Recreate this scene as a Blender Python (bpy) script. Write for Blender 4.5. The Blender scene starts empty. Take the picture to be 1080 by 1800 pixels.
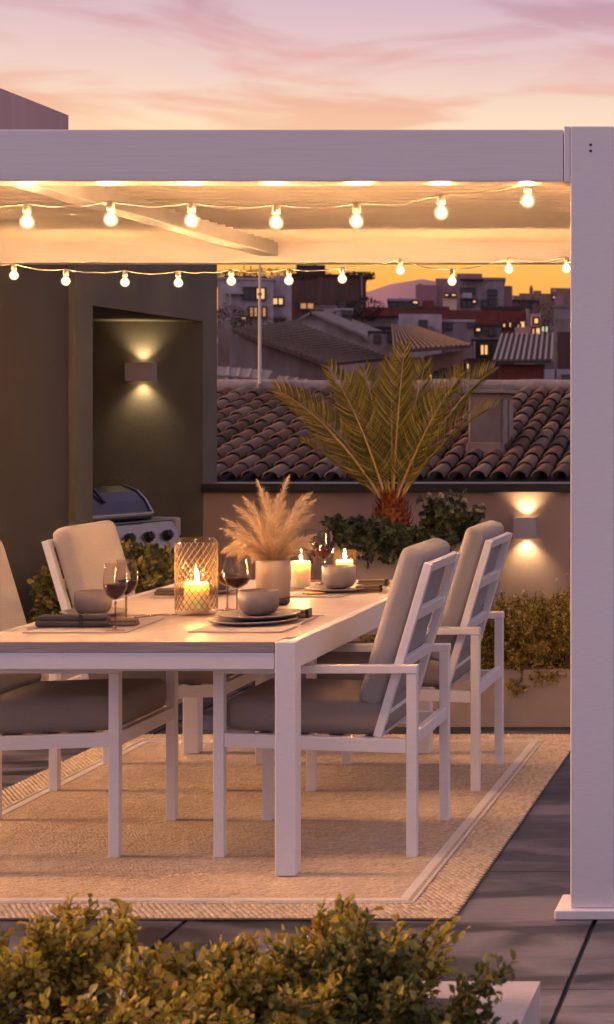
import bpy, bmesh, math, random
from mathutils import Vector, Matrix
V = Vector
R = math.radians
scene = bpy.context.scene
C = scene.collection
FPX, VX, VY, EYE = 3200.0, 1420.0, 720.0, 1.5      # focal length and vanishing point of the photograph (1080x1800)

def at(px, py, Y):
    """world point seen at a photograph position, at distance Y"""
    return V(((px - VX) * Y / FPX, Y, EYE - (py - VY) * Y / FPX))

# ------------------------------------------------------------------ materials
def nmat(name):
    m = bpy.data.materials.new(name); m.use_nodes = True
    nt = m.node_tree
    return m, nt, nt.nodes['Principled BSDF'], nt.nodes['Material Output']

def setp(b, **k):
    for a, v in k.items():
        b.inputs[a.replace('_', ' ')].default_value = v

def rgb(c): return (c[0], c[1], c[2], 1.0)

def mat(name, col, rough=0.5, metal=0.0, var=0.12, scale=6.0, stretch=(1, 1, 1), bump=0.0, bscale=60.0,
        bstretch=(1, 1, 1), spec=0.5, col2=None, detail=4.0, rvar=0.0):
    m, nt, b, out = nmat(name)
    N, L = nt.nodes, nt.links
    tc = N.new('ShaderNodeTexCoord')
    mp = N.new('ShaderNodeMapping'); mp.inputs['Scale'].default_value = stretch
    L.new(tc.outputs['Object'], mp.inputs['Vector'])
    nz = N.new('ShaderNodeTexNoise'); nz.inputs['Scale'].default_value = scale; nz.inputs['Detail'].default_value = detail
    L.new(mp.outputs['Vector'], nz.inputs['Vector'])
    rp = N.new('ShaderNodeValToRGB')
    lo = [max(0, c * (1 - var)) for c in col]; hi = [min(1, c * (1 + var)) for c in (col2 or col)]
    rp.color_ramp.elements[0].position = 0.3; rp.color_ramp.elements[0].color = rgb(lo)
    rp.color_ramp.elements[1].position = 0.7; rp.color_ramp.elements[1].color = rgb(hi)
    L.new(nz.outputs['Fac'], rp.inputs['Fac']); L.new(rp.outputs['Color'], b.inputs['Base Color'])
    setp(b, Roughness=rough, Metallic=metal)
    b.inputs['Specular IOR Level'].default_value = spec
    if rvar:
        mr = N.new('ShaderNodeMapRange')
        mr.inputs['To Min'].default_value = max(0.02, rough - rvar); mr.inputs['To Max'].default_value = rough + rvar
        L.new(nz.outputs['Fac'], mr.inputs['Value']); L.new(mr.outputs['Result'], b.inputs['Roughness'])
    if bump:
        mp2 = N.new('ShaderNodeMapping'); mp2.inputs['Scale'].default_value = bstretch
        L.new(tc.outputs['Object'], mp2.inputs['Vector'])
        n2 = N.new('ShaderNodeTexNoise'); n2.inputs['Scale'].default_value = bscale; n2.inputs['Detail'].default_value = 3
        L.new(mp2.outputs['Vector'], n2.inputs['Vector'])
        bp = N.new('ShaderNodeBump'); bp.inputs['Strength'].default_value = bump; bp.inputs['Distance'].default_value = 0.01
        L.new(n2.outputs['Fac'], bp.inputs['Height']); L.new(bp.outputs['Normal'], b.inputs['Normal'])
    return m

def leafmat(name, cols, rough=0.45, transl=0.25, spec=0.4):
    """foliage: every leaf its own colour, some light through the blade"""
    m, nt, b, out = nmat(name)
    N, L = nt.nodes, nt.links
    g = N.new('ShaderNodeNewGeometry')
    rp = N.new('ShaderNodeValToRGB'); e = rp.color_ramp.elements
    while len(e) < len(cols): e.new(0.5)
    for i, c in enumerate(cols):
        e[i].position = i / (len(cols) - 1); e[i].color = rgb(c)
    L.new(g.outputs['Random Per Island'], rp.inputs['Fac'])
    L.new(rp.outputs['Color'], b.inputs['Base Color'])
    setp(b, Roughness=rough); b.inputs['Specular IOR Level'].default_value = spec
    t = N.new('ShaderNodeBsdfTranslucent'); L.new(rp.outputs['Color'], t.inputs['Color'])
    mx = N.new('ShaderNodeMixShader'); mx.inputs['Fac'].default_value = transl
    L.new(b.outputs['BSDF'], mx.inputs[1]); L.new(t.outputs['BSDF'], mx.inputs[2]); L.new(mx.outputs['Shader'], out.inputs['Surface'])
    return m

def weave(name, col, scale=500.0, rough=0.9, bump=0.30, var=0.08, rot=0.0, big=0.10):
    """woven cloth: crossing threads as bump and a little thread colour"""
    m, nt, b, out = nmat(name)
    N, L = nt.nodes, nt.links
    tc = N.new('ShaderNodeTexCoord')
    mp = N.new('ShaderNodeMapping'); mp.inputs['Rotation'].default_value = (0, 0, rot); L.new(tc.outputs['Object'], mp.inputs['Vector'])
    ws = []
    for d in ('X', 'Y', 'Z'):
        w = N.new('ShaderNodeTexWave'); w.bands_direction = d; w.inputs['Scale'].default_value = scale / 6
        w.inputs['Distortion'].default_value = 1.2; w.inputs['Detail Scale'].default_value = 3.0
        L.new(mp.outputs['Vector'], w.inputs['Vector']); ws.append(w)
    a = N.new('ShaderNodeMath'); a.operation = 'ADD'; L.new(ws[0].outputs['Fac'], a.inputs[0]); L.new(ws[1].outputs['Fac'], a.inputs[1])
    a2 = N.new('ShaderNodeMath'); a2.operation = 'ADD'; L.new(a.outputs[0], a2.inputs[0]); L.new(ws[2].outputs['Fac'], a2.inputs[1])
    nz = N.new('ShaderNodeTexNoise'); nz.inputs['Scale'].default_value = 9; L.new(tc.outputs['Object'], nz.inputs['Vector'])
    n3 = N.new('ShaderNodeTexNoise'); n3.inputs['Scale'].default_value = 260; L.new(tc.outputs['Object'], n3.inputs['Vector'])
    sc = N.new('ShaderNodeMapRange'); sc.inputs['From Max'].default_value = 3.0
    sc.inputs['To Min'].default_value = 1 - var; sc.inputs['To Max'].default_value = 1 + var * 0.6; L.new(a2.outputs[0], sc.inputs['Value'])
    s2 = N.new('ShaderNodeMapRange'); s2.inputs['To Min'].default_value = 1 - big; s2.inputs['To Max'].default_value = 1 + big; L.new(nz.outputs['Fac'], s2.inputs['Value'])
    s3 = N.new('ShaderNodeMapRange'); s3.inputs['To Min'].default_value = 0.78; s3.inputs['To Max'].default_value = 1.22; L.new(n3.outputs['Fac'], s3.inputs['Value'])
    mu = N.new('ShaderNodeMath'); mu.operation = 'MULTIPLY'; L.new(sc.outputs[0], mu.inputs[0]); L.new(s2.outputs[0], mu.inputs[1])
    mu2 = N.new('ShaderNodeMath'); mu2.operation = 'MULTIPLY'; L.new(mu.outputs[0], mu2.inputs[0]); L.new(s3.outputs[0], mu2.inputs[1])
    vm = N.new('ShaderNodeVectorMath'); vm.operation = 'SCALE'; vm.inputs[0].default_value = col; L.new(mu2.outputs[0], vm.inputs['Scale'])
    L.new(vm.outputs[0], b.inputs['Base Color'])
    setp(b, Roughness=rough); b.inputs['Specular IOR Level'].default_value = 0.2
    b.inputs['Sheen Weight'].default_value = 0.15
    bp = N.new('ShaderNodeBump'); bp.inputs['Strength'].default_value = bump; bp.inputs['Distance'].default_value = 0.004
    ad = N.new('ShaderNodeMath'); ad.operation = 'ADD'; L.new(a2.outputs[0], ad.inputs[0]); L.new(n3.outputs['Fac'], ad.inputs[1])
    L.new(ad.outputs[0], bp.inputs['Height']); L.new(bp.outputs['Normal'], b.inputs['Normal'])
    return m

def emit(name, col, strength):
    m, nt, b, out = nmat(name)
    e = nt.nodes.new('ShaderNodeEmission'); e.inputs['Color'].default_value = rgb(col); e.inputs['Strength'].default_value = strength
    nt.links.new(e.outputs[0], out.inputs['Surface']); nt.nodes.remove(b)
    return m

def glassmat(name, tint=(1, 1, 1), rough=0.02, blend=0.18, body=0.0, bodycol=(0.5, 0.3, 0.15)):
    """thin glass: tinted see-through with a mirror-like sheen growing towards grazing angles"""
    m, nt, b, out = nmat(name); N, L = nt.nodes, nt.links
    tr = N.new('ShaderNodeBsdfTransparent'); tr.inputs['Color'].default_value = rgb(tint)
    gl = N.new('ShaderNodeBsdfGlossy'); gl.inputs['Roughness'].default_value = rough
    lw = N.new('ShaderNodeLayerWeight'); lw.inputs['Blend'].default_value = blend
    pw = N.new('ShaderNodeMath'); pw.operation = 'POWER'; pw.inputs[1].default_value = 3.0; L.new(lw.outputs['Facing'], pw.inputs[0])
    ma = N.new('ShaderNodeMath'); ma.operation = 'MULTIPLY_ADD'; ma.inputs[1].default_value = 0.75; ma.inputs[2].default_value = 0.035; L.new(pw.outputs[0], ma.inputs[0])
    mx = N.new('ShaderNodeMixShader'); L.new(ma.outputs[0], mx.inputs['Fac'])
    L.new(tr.outputs[0], mx.inputs[1]); L.new(gl.outputs[0], mx.inputs[2])
    last = mx
    if body:
        setp(b, Base_Color=rgb(bodycol), Roughness=0.25)
        m2 = N.new('ShaderNodeMixShader'); m2.inputs['Fac'].default_value = body
        L.new(mx.outputs[0], m2.inputs[1]); L.new(b.outputs[0], m2.inputs[2]); last = m2
    L.new(last.outputs[0], out.inputs['Surface'])
    return m

M = {}
M['white'] = mat('white_powder_coat', (0.78, 0.76, 0.77), 0.42, var=0.035, scale=30, stretch=(1, 1, 8), bump=0.05, bscale=220, bstretch=(1, 1, 0.1), rvar=0.06)
M['beam'] = mat('white_brushed_aluminium', (0.76, 0.74, 0.75), 0.45, var=0.045, scale=22, stretch=(0.25, 1, 14), bump=0.05, bscale=160, bstretch=(0.05, 1, 1), rvar=0.08)
M['slat'] = mat('louvre_slat_paint', (0.74, 0.69, 0.63), 0.5, var=0.05, scale=14, stretch=(0.3, 6, 1), bump=0.03)
M['plank'] = mat('pale_whitewashed_wood', (0.60, 0.50, 0.44), 0.42, var=0.16, scale=7, stretch=(1.2, 16, 16), bump=0.10, bscale=34, bstretch=(1, 14, 14), rvar=0.10, detail=8)
M['plank_edge'] = mat('weathered_grey_wood', (0.30, 0.26, 0.27), 0.6, var=0.25, scale=7, stretch=(1.2, 16, 40), bump=0.2, bscale=34, bstretch=(1, 14, 30), detail=8)
M['fabric'] = weave('oatmeal_outdoor_fabric', (0.43, 0.395, 0.38), 620)
M['fabric_shaded'] = weave('shaded_outdoor_fabric', (0.31, 0.30, 0.315), 620)  # greyer copy of the oatmeal fabric, shade put into its colour
M['fabric_grey'] = weave('warm_grey_outdoor_fabric', (0.26, 0.222, 0.205), 620)
def rugmat():
    m, nt, b, out = nmat('tan_woven_rug'); N, L = nt.nodes, nt.links
    tc = N.new('ShaderNodeTexCoord'); fs = []
    for rot, sc in ((0.85, (210, 40, 1)), (-0.72, (190, 46, 1)), (0.85, (80, 18, 1))):
        mr = N.new('ShaderNodeMapping'); mr.inputs['Rotation'].default_value = (0, 0, rot); L.new(tc.outputs['Object'], mr.inputs['Vector'])
        mp = N.new('ShaderNodeMapping'); mp.inputs['Scale'].default_value = sc; L.new(mr.outputs[0], mp.inputs['Vector'])
        n = N.new('ShaderNodeTexNoise'); n.inputs['Scale'].default_value = 1.0; n.inputs['Detail'].default_value = 3; L.new(mp.outputs[0], n.inputs['Vector']); fs.append(n)
    a = N.new('ShaderNodeMath'); a.operation = 'ADD'; L.new(fs[0].outputs['Fac'], a.inputs[0]); L.new(fs[1].outputs['Fac'], a.inputs[1])
    a2 = N.new('ShaderNodeMath'); a2.operation = 'ADD'; L.new(a.outputs[0], a2.inputs[0]); L.new(fs[2].outputs['Fac'], a2.inputs[1])
    n4 = N.new('ShaderNodeTexNoise'); n4.inputs['Scale'].default_value = 2.3; n4.inputs['Detail'].default_value = 5; L.new(tc.outputs['Object'], n4.inputs['Vector'])
    a3 = N.new('ShaderNodeMath'); a3.operation = 'MULTIPLY_ADD'; a3.inputs[1].default_value = 0.55; L.new(n4.outputs['Fac'], a3.inputs[0]); L.new(a2.outputs[0], a3.inputs[2])
    r = N.new('ShaderNodeValToRGB'); e = r.color_ramp.elements
    mrg = N.new('ShaderNodeMapRange'); mrg.inputs['From Min'].default_value = 1.25; mrg.inputs['From Max'].default_value = 2.25; L.new(a3.outputs[0], mrg.inputs['Value']); L.new(mrg.outputs[0], r.inputs['Fac'])
    e[0].position = 0.1; e[0].color = (0.30, 0.215, 0.13, 1); e[1].position = 0.9; e[1].color = (0.80, 0.665, 0.49, 1)
    L.new(r.outputs['Color'], b.inputs['Base Color']); setp(b, Roughness=0.95); b.inputs['Specular IOR Level'].default_value = 0.15
    bp = N.new('ShaderNodeBump'); bp.inputs['Strength'].default_value = 0.8; bp.inputs['Distance'].default_value = 0.006; L.new(a2.outputs[0], bp.inputs['Height']); L.new(bp.outputs[0], b.inputs['Normal'])
    return m
M['rug_field'] = rugmat()
M['rug_stripe'] = weave('ivory_rug_stripe', (0.84, 0.78, 0.70), 420, bump=0.6)
M['rug_base'] = mat('jute_rug_base', (0.14, 0.10, 0.065), 0.95, var=0.2, scale=120)
M['braid'] = leafmat('braided_jute', [(0.46, 0.36, 0.24), (0.58, 0.47, 0.33), (0.66, 0.55, 0.40)], 0.9, 0.0, 0.2)
M['slate'] = None
M['olive'] = mat('olive_grey_render', (0.110, 0.104, 0.078), 0.85, var=0.15, scale=2.6, stretch=(1, 1, .5), bump=0.15, bscale=70, col2=(0.130, 0.122, 0.092), detail=10)
M['mauve'] = mat('sky_lit_render', (0.46, 0.33, 0.35), 0.85, var=0.10, scale=2.0, bump=0.12, bscale=90, stretch=(6, 6, .6), detail=8)  # pinkish sky light put into the wall colour
M['umber'] = mat('dark_umber_render', (0.070, 0.060, 0.044), 0.85, var=0.15, scale=2.0, stretch=(1, 1, .5), bump=0.15, bscale=70, detail=10)
M['render'] = mat('taupe_render', (0.40, 0.285, 0.225), 0.85, var=0.10, scale=2.4, stretch=(1, 1, .45), bump=0.15, bscale=60, detail=10)
M['coping'] = mat('dark_bronze_coping', (0.018, 0.014, 0.013), 0.5, var=0.2)
M['planter'] = mat('cast_stone_planter', (0.44, 0.36, 0.30), 0.8, var=0.09, scale=5, bump=0.15, bscale=70, detail=8)
M['planter_grey'] = mat('pale_cast_concrete', (0.52, 0.47, 0.45), 0.8, var=0.10, scale=9, bump=0.2, bscale=60, detail=9)
M['soil'] = mat('dark_potting_soil', (0.03, 0.022, 0.016), 0.95, var=0.4, scale=60, bump=0.8, bscale=90)
M['steel'] = mat('brushed_steel', (0.31, 0.30, 0.29), 0.34, 0.9, var=0.05, scale=10, stretch=(1, 1, 20))
M['hood'] = mat('blue_black_enamel', (0.05, 0.055, 0.085), 0.25, 0.35, var=0.1)
M['black'] = mat('black_plastic', (0.012, 0.012, 0.013), 0.45)
M['lampgrey'] = mat('pale_grey_lamp_housing', (0.42, 0.37, 0.37), 0.5, var=0.05)
M['clay'] = leafmat('weathered_clay_tile', [(0.070, 0.048, 0.038), (0.155, 0.095, 0.068), (0.11, 0.08, 0.066), (0.22, 0.155, 0.115), (0.16, 0.085, 0.058), (0.09, 0.06, 0.046)], 0.85, 0.0, 0.25)
M['clay_bed'] = mat('dark_roof_bed', (0.035, 0.026, 0.024), 0.95, var=0.3, scale=6)
M['mortar'] = mat('ridge_mortar', (0.26, 0.21, 0.19), 0.9, var=0.2, scale=8, bump=0.3, bscale=25)
M['chimney'] = mat('stained_chimney_render', (0.20, 0.145, 0.12), 0.9, var=0.30, scale=3.5, bump=0.3, bscale=30, detail=9)
M['ceramic'] = mat('matte_stoneware', (0.30, 0.265, 0.255), 0.45, var=0.08, scale=40, bump=0.06, bscale=140)
M['ceramic_mid'] = mat('mid_grey_stoneware', (0.19, 0.165, 0.168), 0.48, var=0.08, scale=40, bump=0.06, bscale=140)
M['ceramic_dark'] = mat('dark_grey_stoneware', (0.15, 0.13, 0.135), 0.5, var=0.08, scale=40)
M['vase'] = mat('cream_ceramic_vase', (0.55, 0.44, 0.32), 0.38, var=0.06, scale=8, stretch=(10, 10, 0.6))
M['vase_dark'] = mat('unglazed_brown_base', (0.05, 0.035, 0.028), 0.7)
M['linen_dark'] = weave('charcoal_linen', (0.062, 0.058, 0.063), 700)
M['linen_brown'] = weave('brown_linen', (0.17, 0.12, 0.09), 700)
M['mat'] = weave('pale_woven_placemat', (0.44, 0.36, 0.32), 800, bump=0.2)
M['cutlery'] = mat('bronze_cutlery', (0.42, 0.29, 0.20), 0.25, 1.0, var=0.05)
M['wax'] = None
M['pampas'] = leafmat('dried_pampas', [(0.66, 0.50, 0.30), (0.80, 0.64, 0.43), (0.88, 0.75, 0.55)], 0.8, 0.35, 0.1)
M['palm'] = leafmat('palm_leaflet', [(0.10, 0.105, 0.022), (0.27, 0.24, 0.036), (0.46, 0.35, 0.050), (0.055, 0.07, 0.018), (0.34, 0.30, 0.05), (0.82, 0.60, 0.15)], 0.33, 0.28, 0.5)
M['rachis'] = mat('palm_rachis', (0.48, 0.33, 0.09), 0.5, var=0.2)
M['palm_base'] = leafmat('palm_leaf_bases', [(0.13, 0.028, 0.014), (0.22, 0.06, 0.022), (0.30, 0.11, 0.04), (0.09, 0.022, 0.014)], 0.7, 0.0, 0.2)
M['ivy'] = leafmat('dark_glossy_leaf', [(0.016, 0.028, 0.010), (0.035, 0.055, 0.018), (0.075, 0.090, 0.030), (0.15, 0.15, 0.06)], 0.28, 0.12, 0.6)
M['box'] = leafmat('boxwood_leaf', [(0.04, 0.048, 0.015), (0.11, 0.11, 0.028), (0.24, 0.21, 0.05), (0.40, 0.29, 0.07)], 0.35, 0.15, 0.5)
M['fore'] = leafmat('olive_shrub_leaf', [(0.11, 0.13, 0.022), (0.36, 0.33, 0.05), (0.58, 0.48, 0.07), (0.42, 0.25, 0.05), (0.70, 0.56, 0.15)], 0.5, 0.30, 0.3)
M['fine'] = leafmat('fine_shrub_leaf', [(0.15, 0.135, 0.022), (0.36, 0.31, 0.05), (0.55, 0.44, 0.075), (0.68, 0.50, 0.16), (0.30, 0.15, 0.04)], 0.55, 0.30, 0.3)
M['fore_green'] = leafmat('green_shrub_leaf', [(0.04, 0.06, 0.014), (0.10, 0.115, 0.026), (0.19, 0.19, 0.042), (0.30, 0.25, 0.06)], 0.5, 0.28, 0.3)
M['flower'] = leafmat('cream_petal', [(0.55, 0.45, 0.32), (0.75, 0.66, 0.5)], 0.7, 0.3, 0.2)
M['twig'] = mat('brown_twig', (0.075, 0.045, 0.026), 0.85, var=0.3, scale=30)
M['cable'] = mat('white_cable', (0.62, 0.55, 0.47), 0.5)
M['cable_dark'] = mat('brown_cable', (0.12, 0.08, 0.05), 0.6)
M['socket'] = mat('frosted_socket', (0.75, 0.68, 0.58), 0.35)
def bulbmat():
    # bulb core: emission dimmed on upward faces to soften the light on the ceiling
    m = emit('lit_bulb_core', (1.0, 0.50, 0.19), 1.0); nt = m.node_tree; N, L = nt.nodes, nt.links
    g = N.new('ShaderNodeNewGeometry'); s = N.new('ShaderNodeSeparateXYZ'); L.new(g.outputs['Normal'], s.inputs[0])
    r = N.new('ShaderNodeMapRange'); r.interpolation_type = 'SMOOTHSTEP'
    r.inputs['From Min'].default_value = -0.25; r.inputs['From Max'].default_value = 0.60; r.inputs['To Min'].default_value = 2050.0; r.inputs['To Max'].default_value = 55.0
    L.new(s.outputs['Z'], r.inputs['Value']); L.new(r.outputs[0], [n for n in N if n.type == 'EMISSION'][0].inputs['Strength'])
    return m
M['bulb_core'] = bulbmat()
def globe():
    # frosted globe: partly see-through, glowing softly with the light of its core
    m, nt, b, out = nmat('frosted_bulb_glass'); N, L = nt.nodes, nt.links
    tr = N.new('ShaderNodeBsdfTransparent'); em = N.new('ShaderNodeEmission'); em.inputs['Color'].default_value = (1, .66, .30, 1); em.inputs['Strength'].default_value = 1.6
    mx = N.new('ShaderNodeMixShader'); mx.inputs['Fac'].default_value = 0.45; L.new(tr.outputs[0], mx.inputs[1]); L.new(em.outputs[0], mx.inputs[2]); L.new(mx.outputs[0], out.inputs['Surface'])
    return m
M['bulb'] = globe()
M['flame'] = emit('candle_flame', (1.0, 0.52, 0.17), 700.0)
M['lens'] = emit('lit_lamp_lens', (1.0, 0.66, 0.32), 12.0)
M['winlit'] = emit('lit_window', (1.0, 0.50, 0.19), 1.05)
M['winlit_dim'] = emit('dimly_lit_window', (1.0, 0.42, 0.18), 0.5)
M['glass'] = glassmat('clear_glass', (0.90, 0.84, 0.81), 0.02, 0.5)
M['lantern'] = glassmat('amber_tinted_glass', (0.975, 0.92, 0.84), 0.06, 0.5, 0.02, (0.5, 0.33, 0.2))
M['cut'] = glassmat('amber_cut_glass', (0.80, 0.68, 0.54), 0.10, 0.5, 0.30, (0.66, 0.54, 0.40))
M['wine'] = mat('red_wine', (0.030, 0.004, 0.006), 0.06, var=0.05, spec=0.6)
M['pane'] = mat('dark_window_pane', (0.025, 0.024, 0.03), 0.15)
M['gold'] = mat('dried_orange_slice', (0.52, 0.30, 0.12), 0.6, var=0.3, scale=50)

def wax():
    m, nt, b, out = nmat('candle_wax')
    setp(b, Base_Color=(0.86, 0.76, 0.56, 1), Roughness=0.5)
    b.inputs['Subsurface Weight'].default_value = 1.0
    b.inputs['Subsurface Radius'].default_value = (1.0, 0.68, 0.36)
    b.inputs['Subsurface Scale'].default_value = 0.07
    return m
M['wax'] = wax()

def slate():
    m, nt, b, out = nmat('slate_concrete'); N, L = nt.nodes, nt.links
    tc = N.new('ShaderNodeTexCoord')
    mp = N.new('ShaderNodeMapping'); mp.inputs['Scale'].default_value = (0.8, 2.2, 1); L.new(tc.outputs['Object'], mp.inputs['Vector'])
    n1 = N.new('ShaderNodeTexNoise'); n1.inputs['Scale'].default_value = 2.2; n1.inputs['Detail'].default_value = 9; n1.inputs['Distortion'].default_value = 0.8
    n2 = N.new('ShaderNodeTexNoise'); n2.inputs['Scale'].default_value = 40; n2.inputs['Detail'].default_value = 6
    L.new(mp.outputs[0], n1.inputs['Vector']); L.new(mp.outputs[0], n2.inputs['Vector'])
    r = N.new('ShaderNodeValToRGB'); e = r.color_ramp.elements
    e[0].position = 0.42; e[0].color = (0.018, 0.020, 0.034, 1); e[1].position = 0.60; e[1].color = (0.215, 0.21, 0.255, 1)
    L.new(n1.outputs['Fac'], r.inputs['Fac'])
    mx = N.new('ShaderNodeMix'); mx.data_type = 'RGBA'; mx.blend_type = 'MULTIPLY'; mx.inputs['Factor'].default_value = 0.5
    L.new(r.outputs['Color'], mx.inputs['A']); L.new(n2.outputs['Color'], mx.inputs['B']); g = N.new('ShaderNodeNewGeometry'); ml = N.new('ShaderNodeMapRange'); ml.inputs['To Min'].default_value = 0.82; ml.inputs['To Max'].default_value = 1.18; L.new(g.outputs['Random Per Island'], ml.inputs['Value'])
    vs = N.new('ShaderNodeVectorMath'); vs.operation = 'SCALE'; L.new(mx.outputs['Result'], vs.inputs[0]); L.new(ml.outputs[0], vs.inputs['Scale']); L.new(vs.outputs[0], b.inputs['Base Color'])
    mr = N.new('ShaderNodeMapRange'); mr.inputs['To Min'].default_value = 0.34; mr.inputs['To Max'].default_value = 0.62; L.new(n1.outputs['Fac'], mr.inputs['Value'])
    L.new(mr.outputs[0], b.inputs['Roughness'])
    bp = N.new('ShaderNodeBump'); bp.inputs['Strength'].default_value = 0.12; bp.inputs['Distance'].default_value = 0.01
    L.new(n2.outputs['Fac'], bp.inputs['Height']); L.new(bp.outputs[0], b.inputs['Normal'])
    return m
M['slate'] = slate()

# ------------------------------------------------------------------ mesh builder
class MB:
    def __init__(s): s.v = []; s.f = []
    def add(s, vs, fs):
        o = len(s.v); s.v.extend(tuple(p) for p in vs); s.f.extend(tuple(i + o for i in f) for f in fs)
    def box(s, x0, x1, y0, y1, z0, z1, top=None):
        """axis box; top = (dx0, dx1, dy0, dy1) shifts of its upper face"""
        t = top or (0, 0, 0, 0)
        s.add([(x0, y0, z0), (x1, y0, z0), (x1, y1, z0), (x0, y1, z0),
               (x0 + t[0], y0 + t[2], z1), (x1 + t[1], y0 + t[2], z1), (x1 + t[1], y1 + t[3], z1), (x0 + t[0], y1 + t[3], z1)],
              [(0, 3, 2, 1), (4, 5, 6, 7), (0, 1, 5, 4), (1, 2, 6, 5), (2, 3, 7, 6), (3, 0, 4, 7)])
    def hexa(s, p):
        s.add(p, [(0, 3, 2, 1), (4, 5, 6, 7), (0, 1, 5, 4), (1, 2, 6, 5), (2, 3, 7, 6), (3, 0, 4, 7)])
    def prism(s, pts, dvec):
        """closed polygon swept along dvec"""
        n = len(pts); d = V(dvec)
        s.add([V(p) for p in pts] + [V(p) + d for p in pts],
              [tuple(range(n)), tuple(range(2 * n - 1, n - 1, -1))] + [(i, i + n, (i + 1) % n + n, (i + 1) % n) for i in range(n)])
    def bar(s, a, b, w, h, up=V((0, 0, 1))):
        a, b = V(a), V(b); d = (b - a).normalized()
        x = d.cross(up)
        x = x.normalized() if x.length > 1e-5 else V((1, 0, 0))
        y = x.cross(d).normalized()
        q = [(-w / 2, -h / 2), (w / 2, -h / 2), (w / 2, h / 2), (-w / 2, h / 2)]
        s.hexa([a + x * i + y * j for i, j in q] + [b + x * i + y * j for i, j in q])
    def tube(s, pts, r, n=6, cap=True):
        pts = [V(p) for p in pts]; m = len(pts)
        rs = r if isinstance(r, (list, tuple)) else [r] * m
        vs = []; prev = None
        for i, p in enumerate(pts):
            d = (pts[min(i + 1, m - 1)] - pts[max(i - 1, 0)]).normalized()
            if prev is None:
                a = d.orthogonal().normalized()
            else:
                a = (prev - d * prev.dot(d)); a = a.normalized() if a.length > 1e-6 else d.orthogonal().normalized()
            prev = a; b = d.cross(a)
            for k in range(n):
                t = 2 * math.pi * k / n
                vs.append(p + (a * math.cos(t) + b * math.sin(t)) * rs[i])
        fs = [(i * n + k, i * n + (k + 1) % n, (i + 1) * n + (k + 1) % n, (i + 1) * n + k) for i in range(m - 1) for k in range(n)]
        if cap: fs += [tuple(range(n - 1, -1, -1)), tuple((m - 1) * n + k for k in range(n))]
        s.add(vs, fs)
    def lathe(s, prof, c=(0, 0, 0), n=32):
        """profile of (radius, z); radius 0 closes"""
        c = V(c); vs = []; rows = []
        for r, z in prof:
            if r <= 1e-6:
                rows.append([len(vs)]); vs.append(c + V((0, 0, z)))
            else:
                rows.append(list(range(len(vs), len(vs) + n)))
                vs += [c + V((r * math.cos(2 * math.pi * k / n), r * math.sin(2 * math.pi * k / n), z)) for k in range(n)]
        fs = []
        for a, b in zip(rows, rows[1:]):
            for k in range(n):
                k2 = (k + 1) % n
                if len(a) == 1 and len(b) > 1: fs.append((a[0], b[k2], b[k]))
                elif len(b) == 1 and len(a) > 1: fs.append((a[k], a[k2], b[0]))
                elif len(a) > 1: fs.append((a[k], a[k2], b[k2], b[k]))
        s.add(vs, fs)
    def leaf(s, p, d, nrm, L, W, fold=0.12, curl=0.0):
        d = d.normalized(); x = d.cross(nrm)
        x = x.normalized() if x.length > 1e-5 else d.orthogonal().normalized()
        n = x.cross(d)
        a, c = n * L * fold, x * W / 2
        s.add([p, p + d * L * 0.30 + c * 0.88 + a, p + d * L * 0.68 + c * 0.86 + a, p + d * L - n * L * curl, p + d * L * 0.68 - c * 0.86 + a, p + d * L * 0.30 - c * 0.88 + a],
              [(0, 1, 2, 3), (0, 3, 4, 5)])
    def cushion(s, c, half, r, puff=0.0, rot=None, n=18):
        """rounded, softly puffed pad"""
        c = V(c); hx, hy, hz = half; idx = {}; vs = []; fs = []
        def vert(i, j, k):
            if (i, j, k) in idx: return idx[i, j, k]
            q = [math.sin((t / n * 2 - 1) * math.pi / 2) for t in (i, j, k)]
            p = V((q[0] * hx, q[1] * hy, q[2] * hz))
            inn = V((max(-hx + r, min(hx - r, p.x)), max(-hy + r, min(hy - r, p.y)), max(-hz + r, min(hz - r, p.z))))
            d = p - inn
            if d.length > 1e-9: p = inn + d.normalized() * r
            p.z += (1 if p.z > 0 else -1) * puff * (1 - (p.x / hx) ** 2) * (1 - (p.y / hy) ** 2)
            if rot is not None: p = rot @ p
            idx[i, j, k] = len(vs); vs.append(c + p); return idx[i, j, k]
        for a in range(n):
            for b in range(n):
                for e in (0, n):
                    for f in (((e, a, b), (e, a + 1, b), (e, a + 1, b + 1), (e, a, b + 1)),
                              ((a, e, b), (a, e, b + 1), (a + 1, e, b + 1), (a + 1, e, b)),
                              ((a, b, e), (a + 1, b, e), (a + 1, b + 1, e), (a, b + 1, e))):
                        q = [vert(*t) for t in f]
                        fs.append(tuple(q if e else q[::-1]))
        s.add(vs, fs)
    def build(s, name, m, parent=None, smooth=False, bevel=0.0, world=False, origin=None):
        vs = s.v
        off = None
        if world and parent is not None:
            p = parent; off = V((0, 0, 0))
            while p is not None: off += p.location; p = p.parent
        elif origin is not None: off = V(origin)
        if off is not None: vs = [(a - off.x, b - off.y, c - off.z) for a, b, c in vs]
        me = bpy.data.meshes.new(name); me.from_pydata(vs, [], s.f); me.update()
        o = bpy.data.objects.new(name, me); C.objects.link(o)
        if m is not None: me.materials.append(M[m] if isinstance(m, str) else m)
        if smooth: me.polygons.foreach_set('use_smooth', [True] * len(me.polygons))
        if bevel:
            b = o.modifiers.new('edge', 'BEVEL'); b.width = bevel; b.segments = 2; b.limit_method = 'ANGLE'; b.angle_limit = R(40)
        if parent is not None: o.parent = parent
        elif origin is not None: o.location = origin
        return o

def fixn(o):
    bm = bmesh.new(); bm.from_mesh(o.data); bmesh.ops.recalc_face_normals(bm, faces=bm.faces); bm.to_mesh(o.data); bm.free(); return o

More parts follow.
